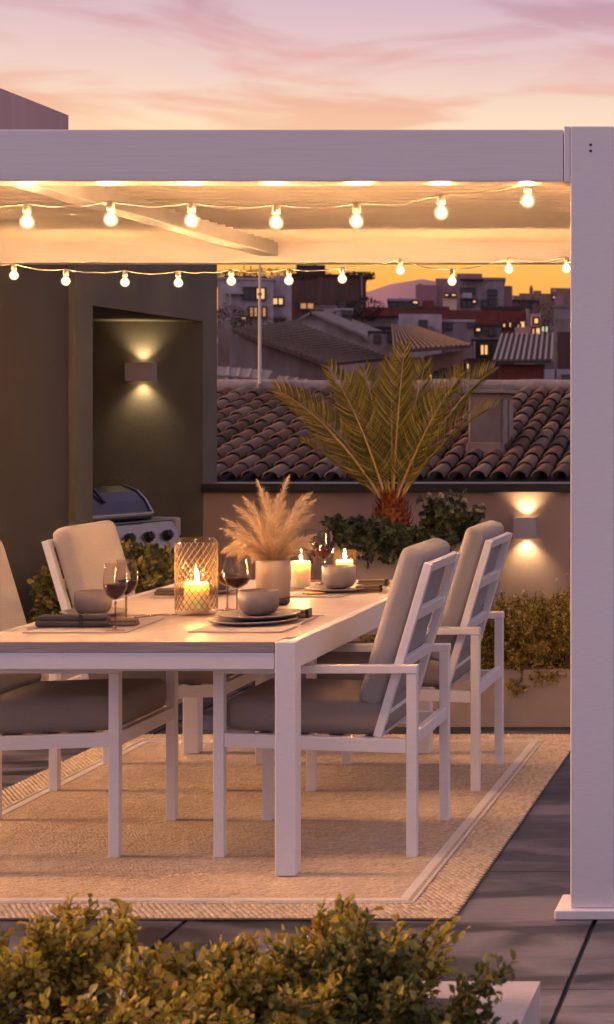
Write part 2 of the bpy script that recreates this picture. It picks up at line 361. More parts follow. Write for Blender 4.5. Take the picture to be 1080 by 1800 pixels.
def tag(o, label=None, cat=None, group=None, kind=None):
    if label: o['label'] = label
    if cat: o['category'] = cat
    if group: o['group'] = group
    if kind: o['kind'] = kind
    return o

def thing(name, label, cat, loc=(0, 0, 0), rz=0.0, group=None):
    o = bpy.data.objects.new(name, None); C.objects.link(o)
    o.location = loc; o.rotation_euler = (0, 0, rz); o.empty_display_size = 0.1
    return tag(o, label, cat, group)

def dup(root, loc, rz=None, label=None):
    r = root.copy(); C.objects.link(r); r.location = loc
    if rz is not None: r.rotation_euler = (0, 0, rz)
    if label: r['label'] = label
    for ch in list(root.children):
        c = ch.copy(); C.objects.link(c); c.parent = r
        for g in list(ch.children):
            d = g.copy(); C.objects.link(d); d.parent = c
    return r

def bez(a, b, c, n):
    a, b, c = V(a), V(b), V(c)
    return [a * (1 - t) ** 2 + b * 2 * t * (1 - t) + c * t * t for t in (i / n for i in range(n + 1))]

# ================================================================== SETTING
def struct(name, mb, m, smooth=False):
    return tag(mb.build(name, m, smooth=smooth), kind='structure')

def terrain(Y):
    P = [(-60, -6), (26, -6), (80, -2), (120, 1), (200, 5), (300, 10), (450, 18), (850, 32), (1200, 34), (8000, 34)]
    for (a, za), (b, zb) in zip(P, P[1:]):
        if Y <= b: return za + (zb - za) * (Y - a) / (b - a)
    return 34
g = MB(); rg = random.Random(3)
ys = [-60, 0, 14, 26, 50, 80, 100, 120, 160, 200, 250, 300, 380, 450, 600, 850, 1200, 2500, 8000]
xs = [-4000, -800, -200, -100, -60, -40, -30, -20, -10, 0, 10, 20, 40, 80, 200, 800, 4000]
for y in ys:
    for x in xs: g.v.append((x, y, terrain(y) + (rg.uniform(-0.3, 0.3) if 30 < y < 300 else 0)))
w = len(xs)
for i in range(len(ys) - 1):
    for j in range(w - 1): g.f.append((i * w + j, i * w + j + 1, (i + 1) * w + j + 1, (i + 1) * w + j))
M['earth'] = mat('town_ground', (0.05, 0.038, 0.034), 0.95, var=0.3, scale=0.2)
struct('ground', g, 'earth')

M['hill'] = mat('hazy_hillside', (0.30, 0.18, 0.22), 1.0, var=0.10, scale=0.004)
hl = MB(); rh = random.Random(8)
prof = [(-2600, 60), (-900, 78), (-800, 84), (-640, 70), (-560, 62), (-420, 88), (-366, 99), (-343, 105), (-322, 109), (-290, 104), (-262, 100), (-230, 92), (-100, 80), (200, 60), (900, 62)]
n = 0
for (x, z) in prof:
    for (yy, f) in ((1350, -0.1), (1420, 0.55), (1500, 1.0), (1620, 0.7), (1900, -0.1)):
        hl.v.append((x + rh.uniform(-6, 6), yy, 25 + (z - 25) * f)); n += 1
for i in range(len(prof) - 1):
    for j in range(4): hl.f.append((i * 5 + j, (i + 1) * 5 + j, (i + 1) * 5 + j + 1, i * 5 + j + 1))
struct('hills', hl, 'hill', True)

# terrace floor: large slate tiles with open joints over a dark bed
fb = MB(); fb.box(-8, 4.2, -3, 11.7, -6, -0.012); struct('terrace_base', fb, M['black'])
fl = MB(); J = 0.007
xj = [-8] + [-1.825 + 1.2 * k for k in range(-5, 6)]; xj = sorted(x for x in xj if x < 4.3)
yj = [-3] + [5.91 + 1.2 * k for k in range(-7, 5)] + [11.7]
for a, b in zip(xj, xj[1:]):
    for c, d in zip(yj, yj[1:]):
        if b - a > 0.1 and d - c > 0.1: fl.box(a + J, b - J, c + .002, d - .002, -0.010, 0)
struct('terrace_floor', fl, 'slate')

# ------------------------------------------------------------------ the house on the left
XW = -3.77
t = thing('house', 'tall dark umber house block rising above the white beam at the left edge', 'house', (-5.5, 8.9, 0))
b = MB(); b.box(-8, XW - 0.035, 8.5, 9.37, 0, 2.40); b.build('wall', 'umber', t, world=True)
b = MB(); b.box(-8, XW - 0.034, 8.499, 9.369, 2.401, 3.015); b.build('sky_lit_wall_top', 'mauve', t, world=True)  # top of the same wall, sky light painted in as a paler tone
t = thing('house', 'low olive house front with an open alcove holding the barbecue', 'house', (-5.5, 10.5, 0))
b = MB()
b.prism([(XW, y, z) for y, z in ((9.373, 0), (9.373, 2.55), (11.62, 2.55), (11.62, 0), (11.35, 0), (11.35, 2.05), (9.60, 2.05), (9.60, 0))], (-1.53, 0, 0))
b.box(-8, -5.302, 9.373, 11.62, 0, 2.55)
fixn(b.build('wall', 'olive', t, world=True))

# ------------------------------------------------------------------ parapet
t = thing('parapet_wall', 'taupe rendered terrace wall with black coping, behind the palm planter', 'wall', (0, 11.35, 0))
b = MB(); b.box(XW + 0.002, 4.2, 11.35, 11.57, 0.001, 0.985); b.build('wall', 'render', t, world=True)
b = MB(); b.box(XW + 0.002, 4.2, 11.30, 11.60, 0.987, 1.040); b.build('coping', 'coping', t, world=True, bevel=0.004)

def wall_lamp(label, px, py, wpx, hpx, Y, pw):
    p = at(px, py, Y); w = wpx * Y / FPX; h = hpx * Y / FPX; d = 0.085
    t = thing('wall_lamp', label, 'wall lamp', (p.x, Y, p.z), 0, 'up and down wall lamps')
    b = MB(); q = 0.006
    b.box(-w / 2, w / 2, -d, -d + q, -h / 2, h / 2); b.box(-w / 2, -w / 2 + q, -d + q, -0.001, -h / 2, h / 2); b.box(w / 2 - q, w / 2, -d + q, -0.001, -h / 2, h / 2)
    b.box(-w / 2 + q, w / 2 - q, -d + q, -0.001, -0.012, 0.012)
    b.build('housing', 'lampgrey', t, bevel=0.0012)
    for s in (1, -1):
        b = MB(); b.lathe([(0.0, s * (h / 2 - 0.030)), (0.024, s * (h / 2 - 0.030)), (0.024, s * 0.0125)], (0, -d / 2, 0), 20); b.build('lens', 'lens', t)
        l = bpy.data.lights.new('lamp_beam', 'SPOT'); l.energy = pw; l.color = (1, 0.68, 0.36); l.spot_size = R(112); l.spot_blend = 0.9; l.shadow_soft_size = 0.012
        o = bpy.data.objects.new('lamp_beam', l); C.objects.link(o); o.parent = t; o.location = (0, -d / 2 - 0.004, s * (h / 2 - 0.018))
        o.rotation_euler = (R(180) if s > 0 else 0, 0, 0)
wall_lamp('grey box lamp glowing up and down inside the olive alcove', 252.5, 654, 48, 33, 11.347, 6.5)
wall_lamp('grey box lamp glowing up and down on the taupe terrace wall', 926, 927, 40, 37, 11.347, 8.5)

# ------------------------------------------------------------------ pergola
PX0, PX1, PY0, PY1 = -0.70, -0.573, 5.37, 8.36
t = thing('pergola', 'white aluminium pergola with louvred ceiling over the dining table', 'pergola', ((-2), 6.8, 0))
XL = -3.95
for (PX0, PX1, y0, y1) in ((XL, XL + .127, PY0, PY0 + 0.127), (XL, XL + .127, PY1 - 0.02, PY1 + 0.107), (-0.70, -0.573, PY1 - 0.02, PY1 + 0.107), (-0.70, -0.573, PY0, PY0 + 0.127)):
    b = MB(); b.box(PX0, PX1, y0, y1, 0.03, 2.336)
    po = b.build('post', 'white', t, world=True, bevel=0.003)
    b = MB(); b.box(PX0 - 0.044, PX1 + 0.044, y0 - 0.024, y1 + 0.03, 0.001, 0.029); pl = b.build('base_plate', 'white', po, bevel=0.004); pl.data.transform(Matrix.Translation(-t.location))
    if y0 == PY0 and PX0 > -1:
        for zz in (2.281, 2.263):
            b = MB(); b.tube([(-0.640, y0 - 0.0015, zz), (-0.640, y0 + 0.004, zz)], 0.0042, 10); s_ = b.build('screw', 'black', po); s_.data.transform(Matrix.Translation(-t.location))
b = MB(); b.box(XL + 0.13, PX0 - 0.022, PY0 + 0.004, PY0 + 0.11, 2.174, 2.327); b.build('front_beam', 'beam', t, world=True, bevel=0.003)
b = MB(); b.box(PX0 - 0.019, PX0 - 0.001, PY0 + 0.001, PY0 + 0.112, 2.171, 2.336); b.build('corner_bracket', 'white', t, world=True, bevel=0.002)
b = MB(); b.box(XL + 0.13, PX0 - 0.001, PY1, PY1 + 0.10, 2.174, 2.327); b.build('rear_beam', 'beam', t, world=True, bevel=0.003)
for xx in (PX0, XL):
    b = MB(); b.box(xx + 0.012, xx + 0.115, PY0 + 0.13, PY1 - 0.022, 2.174, 2.327); b.build('side_beam', 'beam', t, world=True, bevel=0.003)
b = MB()
for xx in (-2.475,):
    b.box(xx - 0.045, xx + 0.045, PY0 + 0.113, PY1 - 0.003, 2.205, 2.29)
b.build('rafter', 'beam', t, world=True, bevel=0.004)
b = MB(); y = PY0 + 0.125; k = 0
while y < PY1 - 0.06:
    for (x0, x1) in ((XL + 0.13, -2.5205), (-2.4295, PX0 - 0.003)):
        b.hexa([(x0, y, 2.262), (x1, y, 2.262), (x1, y + 0.098, 2.272), (x0, y + 0.098, 2.272),
                (x0, y, 2.278), (x1, y, 2.278), (x1, y + 0.098, 2.288), (x0, y + 0.098, 2.288)])
    y += 0.100
b.build('louvre_roof', 'slat', t, world=True)
b = MB(); b.box(XL + 0.13, PX0 - 0.003, PY0 + 0.113, PY1 - 0.002, 2.292, 2.302); b.build('roof_sheet', 'slat', t, world=True)

# ------------------------------------------------------------------ string lights
def bulb_mesh(r):
    b = MB(); b.lathe([(0.0, -2.05 * r), (0.38 * r, -1.97 * r), (0.70 * r, -1.76 * r), (0.92 * r, -1.43 * r), (1.0 * r, -1.05 * r), (0.93 * r, -0.66 * r), (0.74 * r, -0.34 * r), (0.52 * r, -0.10 * r), (0.47 * r, 0.22 * r), (0.0, 0.24 * r)], n=16)
    return b
def socket_mesh(r):
    b = MB(); b.lathe([(0.0, 0.2 * r), (0.56 * r, 0.22 * r), (0.60 * r, 0.9 * r), (0.5 * r, 1.35 * r), (0.22 * r, 1.5 * r), (0.0, 1.55 * r)], n=12)
    return b
bulb0 = None
def string_light(label, pts, r, cable):
    """pts: world positions of the bulb centres, left to right"""
    global bulb0
    t = thing('string_light', label, 'string light', pts[0], 0, 'strings of warm bulbs under the pergola')
    cb = MB(); rr = random.Random(len(pts)); path = []
    tops = [p + V((0, 0, 2.55 * r)) for p in pts]
    for a, c in zip(tops, tops[1:]):
        for i in range(6):
            u = i / 6; path.append(a.lerp(c, u) - V((0, 0, 0.022 * 4 * u * (1 - u) * (0.35 + 0.5 * rr.random() if i == 3 else 0.6))))
    path.append(tops[-1])
    cb.tube(path, 0.0024, 6); cb.build('cable', cable, t, True, world=True)
    for p in pts:
        if bulb0 is None:
            bulb0 = bulb_mesh(r).build('bulb', 'bulb', t, True); bulb0.location = p + V((0, 0, 1.0 * r)) - t.location
            socket_mesh(r).build('socket', 'socket', bulb0, True)
            cb_ = MB(); cb_.lathe([(0.0, -1.62 * r), (0.40 * r, -1.50 * r), (0.62 * r, -1.10 * r), (0.50 * r, -0.62 * r), (0.24 * r, -0.2 * r), (0.0, -0.15 * r)], n=12); cb_.build('filament', 'bulb_core', bulb0, True)
        else:
            o = bulb0.copy(); C.objects.link(o); o.parent = t; o.location = p + V((0, 0, 1.0 * r)) - t.location
            for q_ in bulb0.children:
                s2 = q_.copy(); C.objects.link(s2); s2.parent = o
            f = r / 0.0225; o.scale = (f, f, f)
    return t
near = [at(x, y, 5.66) for x, y in ((-255, 372), (-105, 384), (48, 390), (195, 386), (337, 388), (486, 391), (627, 389), (776, 374), (928, 353))]
string_light('nearer row of larger lit bulbs hanging behind the front beam', near, 0.0225, 'cable')
far = [V((-3.80, 5.75, 2.08)), V((-3.80, 6.3, 2.05)), V((-3.80, 6.85, 2.06)), V((-3.80, 7.4, 2.09)), V((-3.76, 7.75, 2.07))] + [at(x, y, 7.65) for x, y in ((25, 484), (116, 494), (220, 496), (314, 497), (407, 494), (508, 493), (602, 490), (704, 475), (795, 494), (895, 473), (996, 472))]  # leading bulbs down the left side are added out of view as warm fill
string_light('farther row of small lit bulbs strung along the rear beam, with unseen bulbs added on the left', far, 0.0195, 'cable')

# ------------------------------------------------------------------ rug
RX0, RX1, RY0, RY1 = -3.16, -1.035, 5.34, 8.36
t = thing('rug', 'tan woven outdoor rug with ivory stripe and braided border', 'rug', ((RX0 + RX1) / 2, 6.85, 0))
b = MB(); b.box(RX0, RX1, RY0, RY1, 0.001, 0.007); b.build('backing', 'rug_base', t, world=True, bevel=0.002)
bw = 0.165
b = MB(); b.box(RX0 + bw, RX1 - bw, RY0 + bw, RY1 - bw, 0.0075, 0.011); b.build('field', 'rug_field', t, world=True)
b = MB()
for (o, wd) in ((bw + 0.012, 0.030), (bw - 0.010, 0.0085)):
    z0, z1 = (0.0112, 0.0128) if o > bw else (0.0072, 0.0125)
    x0, x1, y0, y1 = RX0 + o, RX1 - o, RY0 + o, RY1 - o
    b.box(x0, x1, y0, y0 + wd, z0, z1); b.box(x0, x1, y1 - wd, y1, z0, z1)
    b.box(x0, x0 + wd, y0 + wd, y1 - wd, z0, z1); b.box(x1 - wd, x1, y0 + wd, y1 - wd, z0, z1)
b.build('stripe', 'rug_stripe', t, world=True)
b = MB(); rr = random.Random(5); iw = bw - 0.011
def knot(cx, cy, lx, ly):
    z = 0.0072; h = rr.uniform(0.0045, 0.0070); a = rr.uniform(-0.15, 0.15)
    ring = []
    for k in range(6):
        th = k * math.pi / 3 + a; ring.append((cx + lx * math.cos(th), cy + ly * math.sin(th), z))
    top = [(cx + lx * 0.55 * math.cos(k * math.pi / 3 + a), cy + ly * 0.55 * math.sin(k * math.pi / 3 + a), z + h * 0.8) for k in range(6)]
    b.add(ring + top + [(cx, cy, z + h)], [(k, (k + 1) % 6, 6 + (k + 1) % 6, 6 + k) for k in range(6)] + [(6 + k, 6 + (k + 1) % 6, 12) for k in range(6)])
def braid(x0, x1, y0, y1):
    dx, dy = 0.0190, 0.0150; j = 0; y = y0 + dy / 2
    while y < y1:
        x = x0 + dx / 2 + (dx / 2 if j % 2 else 0)
        while x < x1 - dx * 0.3:
            knot(x + rr.uniform(-.001, .001), y + rr.uniform(-.001, .001), 0.0100, 0.0074); x += dx
        y += dy; j += 1
braid(RX0 + 0.004, RX1 - 0.004, RY0 + 0.004, RY0 + iw); braid(RX0 + 0.004, RX1 - 0.004, RY1 - iw, RY1 - 0.004)
braid(RX0 + 0.004, RX0 + iw, RY0 + iw, RY1 - iw); braid(RX1 - iw, RX1 - 0.004, RY0 + iw, RY1 - iw)
b.build('braided_border', 'braid', t, True, world=True)
RUG = 0.011

# ------------------------------------------------------------------ dining table
TX0, TX1, TY0, TY1, TH = -2.70, -1.632, 5.80, 7.93, 0.76
t = thing('dining_table', 'long white dining table with pale plank top, set for dinner', 'table', ((TX0 + TX1) / 2, (TY0 + TY1) / 2, 0))
L_ = 0.066
for x in (TX0, TX1 - L_):
    for y in (TY0, TY1 - L_):
        b = MB(); b.box(x, x + L_, y, y + L_, RUG + 0.002, TH); b.build('leg', 'white', t, world=True, bevel=0.003)
q = 0.0025
for (xa, xb) in ((TX0 + q, TX0 + 0.034), (TX1 - 0.034, TX1 - q)):
    b = MB(); b.box(xa, xb, TY0 + L_ + q, TY1 - L_ - q, TH - 0.088, TH - 0.0005); b.build('side_rail', 'white', t, world=True, bevel=0.002)
b = MB()
for y in (TY0 + q, TY1 - 0.034):
    b.box(TX0 + L_ + q, TX1 - L_ - q, y, y + 0.03, TH - 0.088, TH - 0.0345)
    yy = y + 0.08 if y < 7 else y - 0.08
    b.box(TX0 + 0.036, TX1 - 0.036, yy, yy + 0.03, TH - 0.105, TH - 0.034)
b.build('end_rail', 'white', t, world=True, bevel=0.002)
b = MB(); e = MB()
npl = 15; y0 = TY0 + 0.004; dy = (TY1 - TY0 - 0.008) / npl
for k in range(npl):
    a, c = y0 + k * dy + 0.001, y0 + (k + 1) * dy - 0.001
    x0, x1 = (TX0 + L_ + q, TX1 - L_ - q) if k in (0, npl - 1) else (TX0 + 0.036, TX1 - 0.036)
    (e if False else b).box(x0, x1, a, c, TH - 0.032, TH - 0.001)
b.build('plank_top', 'plank', t, world=True, bevel=0.0012)
b = MB(); b.box(TX0 + L_ + q, TX1 - L_ - q, TY0 + 0.0005, TY0 + 0.0036, TH - 0.033, TH - 0.001); b.build('plank_end_trim', 'plank_edge', t, world=True)

# ------------------------------------------------------------------ chairs (local x: front 0 .. rear; centred on the footprint)
CL, CW = 0.675, 0.575
def make_chair():
    t = thing('dining_chair', '', 'chair', (0, 0, 0), 0, 'white chairs around the dining table')
    X = lambda x: x - CL / 2
    lw, ld, z0 = 0.034, 0.034, RUG + 0.0
    hw = CW / 2
    for s in (-1, 1):
        ya, yb = (-hw, -hw + ld) if s < 0 else (hw - ld, hw)
        for (xa) in (0, CL - lw):
            b = MB(); b.box(X(xa), X(xa + lw), ya, yb, z0, 0.622); b.build('leg', 'white', t, bevel=0.002)
        b = MB(); b.box(X(0) - 0.002, X(CL) + 0.002, ya - 0.003 if s < 0 else ya, yb if s < 0 else yb + 0.003, 0.6225, 0.650); b.build('armrest', 'white', t, bevel=0.003)
    b = MB()
    for s in (-1, 1):
        y0, y1 = (-hw + 0.002, -hw + 0.030) if s < 0 else (hw - 0.030, hw - 0.002)
        b.hexa([(X(lw) + 0.001, y0, 0.378), (X(CL - lw) - 0.001, y0, 0.357), (X(CL - lw) - 0.001, y1, 0.357), (X(lw) + 0.001, y1, 0.378),
                (X(lw) + 0.001, y0, 0.424), (X(CL - lw) - 0.001, y0, 0.403), (X(CL - lw) - 0.001, y1, 0.403), (X(lw) + 0.001, y1, 0.424)])
    b.box(X(0.004), X(0.030), -hw + ld + 0.001, hw - ld - 0.001, 0.378, 0.424); b.box(X(CL - 0.030), X(CL - 0.004), -hw + ld + 0.001, hw - ld - 0.001, 0.382, 0.424)
    for xx in (0.12, 0.24, 0.36, 0.48):
        z = 0.414 - 0.03 * xx; b.box(X(xx), X(xx + 0.05), -hw + 0.032, hw - 0.032, z - 0.012, z)
    b.build('seat_frame', 'white', t, bevel=0.002)
    # raked back: from (0.530, 0.40) to (0.705, 0.985)
    p0, p1 = V((X(0.535), 0, 0.405)), V((X(0.706), 0, 0.985)); d = (p1 - p0); Lb = d.length; d.normalize(); nb = V((d.z, 0, -d.x))
    hy = hw - 0.036
    b = MB()
    for s in (-1, 1):
        b.bar(p0 + V((0, s * (hy - 0.016), 0)), p1 + V((0, s * (hy - 0.016), 0)), 0.032, 0.028, nb)
    for f, hgt in ((0.975, 0.034), (0.70, 0.040), (0.405, 0.040), (0.11, 0.040)):
        c = p0 + d * (Lb * f); b.bar(c + V((0, -hy + 0.0325, 0)), c + V((0, hy - 0.0325, 0)), 0.018, hgt, d)
    b.build('back_frame', 'white', t, bevel=0.002)
    b = MB(); b.cushion((X(0.292), 0, 0.471), (0.272, hw - 0.037, 0.055), 0.034, 0.012, Matrix.Rotation(R(1.8), 3, 'Y')); b.build('seat_cushion', 'fabric_grey', t, True)
    b = MB()
    ang = math.atan2(d.x, d.z)
    rot = Matrix.Rotation(ang, 3, 'Y') @ Matrix.Rotation(R(-90), 3, 'Y')
    c = p0 + d * (Lb * 0.60) - nb * 0.062
    b.cushion(c, (Lb * 0.455, hy - 0.012, 0.043), 0.032, 0.008, rot); b.build('back_cushion', 'fabric', t, True)
    return t
ch = make_chair()
ch.location = (-1.975 + CL / 2, 6.05 + CW / 2, 0)
ch['label'] = 'white armchair at the right near table corner, seen side-on'
dup(ch, (-1.955 + CL / 2, 7.095 + CW / 2, 0), 0, 'white armchair at the right far end, nearest the palm planter')
dup(ch, (-2.29 - CL / 2, 6.05 + CW / 2, 0), math.pi, 'white armchair on the near left, cut by the photo edge')
dup(ch, (-2.285 - CL / 2, 7.10 + CW / 2, 0), math.pi, 'white armchair on the far left with its pale back cushion facing us')

for o_ in [x for x in C.objects if x.name.startswith('back_cushion') and x.parent.location.x > -2.2]:
    o_.data = o_.data.copy(); o_.data.materials[0] = M['fabric_shaded']  # right chairs: shade painted into the back cushions

# ================================================================== TABLE SETTING
def on_table(px, py):
    """point of the table top seen at a photograph position"""
    Y = FPX * (EYE - TH) / (py - VY)
    return V(((px - VX) * Y / FPX, Y, TH))

def bowl(label, px, py, r, h, lift=0.0, m='ceramic'):
    p = on_table(px, py) + V((0, 0, lift + 0.001))
    b = MB(); th = 0.005
    b.lathe([(0, 0), (r * 0.52, 0), (r * 0.78, h * 0.06), (r * 0.95, h * 0.26), (r, h * 0.5), (r * 0.985, h), (r * 0.985 - th, h), (r - th, h * 0.5), (r * 0.9, h * 0.25), (r * 0.6, h * 0.10), (0, h * 0.09)], n=48)
    o = b.build('bowl', m, None, True); o.location = p
    return tag(o, label, 'bowl', 'stoneware bowls on the table')

def plate(label, px, py, r, lift=0.0, m='ceramic', group='stoneware plates on the table'):
    p = on_table(px, py) + V((0, 0, lift + 0.001)); b = MB()
    b.lathe([(0, 0), (r * 0.66, 0), (r * 0.98, 0.011), (r, 0.0145), (r * 0.975, 0.016), (r * 0.68, 0.006), (0, 0.005)], n=56)
    o = b.build('plate', m, None, True); o.location = p
    return tag(o, label, 'plate', group)

def placemat(label, c0, c1, c2, c3):
    ps = [on_table(*c) for c in (c0, c1, c2, c3)]
    c = sum(ps, V((0, 0, 0))) / 4; b = MB()
    b.hexa([p - c + V((0, 0, 0.0006)) for p in ps] + [p - c + V((0, 0, 0.003)) for p in ps])
    o = b.build('placemat', 'mat'); o.location = c
    return tag(fixn(o), label, 'placemat', 'woven placemats on the table')

def placemat_r(label, px, py, wx, wy, lift=0):
    """px, py = its near left corner"""
    p = on_table(px, py); b = MB(); b.box(0, wx, 0, wy, 0.0006, 0.003)
    o = b.build('placemat', 'mat'); o.location = p; return tag(o, label, 'placemat', 'woven placemats on the table')

def napkin(label, px, py, length, depth, h, m, band=None, rz=0.0, lift=0.003, bandpos=0.62):
    """rolled and folded napkin; px, py = its near left end"""
    p = on_table(px, py)
    t = thing('napkin', label, 'napkin', (p.x, p.y, TH + lift), rz, 'rolled napkins on the table')
    b = MB()
    b.cushion((length / 2, depth / 2, h * 0.30), (length / 2, depth / 2, h * 0.30), h * 0.28, 0, None, 14)
    b.cushion((length / 2 + 0.003, depth / 2 - 0.004, h * 0.78), (length / 2 - 0.004, depth / 2 - 0.006, h * 0.22), h * 0.21, 0.002, None, 14)
    b.build('cloth', m, t, True)
    if band:
        b = MB(); x = length * bandpos; b.box(x, x + 0.011, -0.0015, depth + 0.0015, -0.001, h + 0.0035); b.build('band', band, t, bevel=0.001)
    return t

def wine_glass(label, px, py, H=0.228, rb=0.039, fill=0.42):
    p = on_table(px, py)
    t = thing('wine_glass', label, 'wine glass', p + V((0, 0, 0.0012)), 0, 'wine glasses on the table')
    zb = H * 0.46                                                       # bottom of the bowl
    k = H - zb
    outer = [(0.0, zb - 0.002), (rb * 0.35, zb + k * 0.03), (rb * 0.72, zb + k * 0.14), (rb * 0.95, zb + k * 0.31), (rb, zb + k * 0.45), (rb * 0.93, zb + k * 0.72), (rb * 0.80, zb + k)]
    b = MB(); b.lathe(outer, n=36)
    b.build('bowl', 'glass', t, True)
    b = MB(); b.lathe([(0.0, 0.0), (0.034, 0.0), (0.0335, 0.0016), (0.012, 0.004), (0.0045, 0.009), (0.0034, 0.03), (0.0032, zb - 0.02), (0.005, zb - 0.006), (0.0, zb - 0.003)], n=28)
    b.build('stem', 'glass_stem', t, True)
    zt = zb + k * fill; pr = [(r - 0.002, z + 0.002) for r, z in outer if z < zt]
    # radius at the wine's surface
    for (r0, z0), (r1, z1) in zip(outer, outer[1:]):
        if z0 <= zt <= z1: rt = r0 + (r1 - r0) * (zt - z0) / (z1 - z0) - 0.002
    b = MB(); b.lathe([(0.0, zb + 0.001)] + pr[1:] + [(rt, zt), (0.0, zt)], n=36); b.build('wine', 'wine', t, True)
    return t
M['glass_stem'] = glassmat('glass_stem', (0.78, 0.66, 0.58), 0.03, 0.5, 0.12, (0.30, 0.16, 0.10))

def candle(label, p, r, h, group='lit pillar candles'):
    t = thing('candle', label, 'candle', p, 0, group)
    b = MB(); b.lathe([(0, 0), (r * 0.97, 0), (r, 0.003), (r, h - 0.006), (r * 0.95, h - 0.0008), (r * 0.86, h - 0.001), (r * 0.70, h - 0.007), (0, h - 0.009)], n=40)
    b.build('wax_body', 'wax', t, True)
    b = MB(); b.tube([(0, 0, h - 0.010), (0.0005, 0, h + 0.004), (0.002, 0.0, h + 0.010)], 0.0011, 6); b.build('wick', 'black', t)
    b = MB(); z = h + 0.003; b.lathe([(0, z), (0.0042, z + 0.004), (0.0068, z + 0.011), (0.0062, z + 0.019), (0.0036, z + 0.029), (0.0014, z + 0.038), (0, z + 0.045)], (0.0015, 0, 0), 12)
    b.build('flame', 'flame', t, True)
    return t

# near left place
placemat('pale placemat under the charcoal napkin at the near left', (40, 1113), (222, 1113), (290, 1087), (128, 1087))
plate('pale plate under the bowl at the near left place', 165, 1083, 0.115, 0.003)
bowl('matte grey bowl behind the charcoal napkin', 164, 1084, 0.064, 0.082, 0.009, 'ceramic_mid')
napkin('charcoal folded napkin with black band beside two wine glasses', 60, 1105, 0.245, 0.055, 0.040, 'linen_dark', 'black')
napkin('short brown napkin behind the stem of the nearest wine glass', 168, 1103, 0.135, 0.05, 0.024, 'linen_brown', rz=R(4), lift=0.003)
wine_glass('front wine glass of red wine at the near left place', 203, 1110)
wine_glass('rear wine glass of red wine at the near left place', 222, 1101)

def cutlery(label, kind, px, py, L, rz):
    p = on_table(px, py)
    b = MB()
    if kind == 'knife':
        b.hexa([(0, -0.004, 0), (L * .5, -0.005, 0), (L * .5, 0.005, 0), (0, 0.004, 0), (0, -0.003, .005), (L * .5, -0.0035, .005), (L * .5, 0.0035, .005), (0, 0.003, .005)])
        b.hexa([(L * .5, -0.003, 0.001), (L, -0.001, 0.001), (L, 0.004, 0.001), (L * .5, 0.009, 0.001), (L * .5, -0.003, .003), (L, -0.001, .002), (L, 0.004, .002), (L * .5, 0.009, .003)])
    else:
        b.tube([(0, 0, .003), (L * .3, 0, .004), (L * .68, 0, .005)], [0.0045, 0.0035, 0.0022], 8)
        b.hexa([(L * .66, -.003, .003), (L * .76, -.011, .001), (L * .76, .011, .001), (L * .66, .003, .003), (L * .66, -.003, .006), (L * .76, -.011, .004), (L * .76, .011, .004), (L * .66, .003, .006)])
        for k in (-1.5, -0.5, 0.5, 1.5): b.box(L * .76, L, k * .006 - .0018, k * .006 + .0018, 0.0012, 0.0038)
    o = b.build(kind, 'cutlery', None, bevel=0.0008); o.location = p + V((0, 0, 0.0035)); o.rotation_euler = (0, 0, rz)
    return tag(o, label, kind)
cutlery('bronze knife on the table right of the near left wine glasses', 'knife', 212, 1087, 0.17, R(38))
cutlery('bronze fork lying to the right of the near left placemat', 'fork', 236, 1088, 0.15, R(36))

# lantern with candle
p = on_table(345.5, 1080)
t = thing('lantern', 'cylindrical amber cut glass lantern around the nearest candle', 'lantern', p + V((0, 0, 0.0012)))
rl, hl_ = 0.0745, 0.276
b = MB(); pr = [(0, 0), (rl * 0.90, 0), (rl * 0.99, 0.008), (rl, 0.02), (rl, hl_ - 0.022), (rl * 0.95, hl_ - 0.008), (rl * 0.80, hl_)]
b.lathe(pr, n=48)
b.build('glass_shell', 'lantern', t, True)
b = MB(); nh = 22
for s in (-1, 1):
    for k in range(nh):
        pts = []
        for i in range(25):
            z = 0.020 + (hl_ - 0.040) * i / 24; th = 2 * math.pi * k / nh + s * (z - 0.02) * 9.5
            rr_ = rl - 0.0008; pts.append((rr_ * math.cos(th), rr_ * math.sin(th), z))
        b.tube(pts, 0.0014, 5, False)
b.build('cut_pattern', 'cut', t, True)
candle('thick lit candle inside the cut glass lantern', p + V((0.003, -0.006, 0.0075)), 0.0435, 0.108)

# second pair of glasses, vase
wine_glass('front wine glass of the pair between lantern and vase', 417, 1081, 0.205, 0.050, 0.36)
wine_glass('rear wine glass of the pair between lantern and vase', 400, 1073, 0.198, 0.044, 0.36)
pv = on_table(480, 1062)
t = thing('vase', 'cream ceramic vase with dark unglazed foot, holding pampas grass', 'vase', pv + V((0, 0, 0.0012)))
rv, hv = 0.0635, 0.170
b = MB(); b.lathe([(0, 0.026), (rv, 0.026), (rv, hv - 0.004), (rv - 0.002, hv), (rv - 0.007, hv - 0.002), (rv - 0.007, 0.04), (0, 0.035)], n=48); b.build('body', 'vase', t, True)
b = MB(); b.lathe([(0, 0), (rv * 0.93, 0), (rv * 0.985, 0.006), (rv - 0.0004, 0.0255), (0, 0.0255)], n=48); b.build('foot', 'vase_dark', t, True)

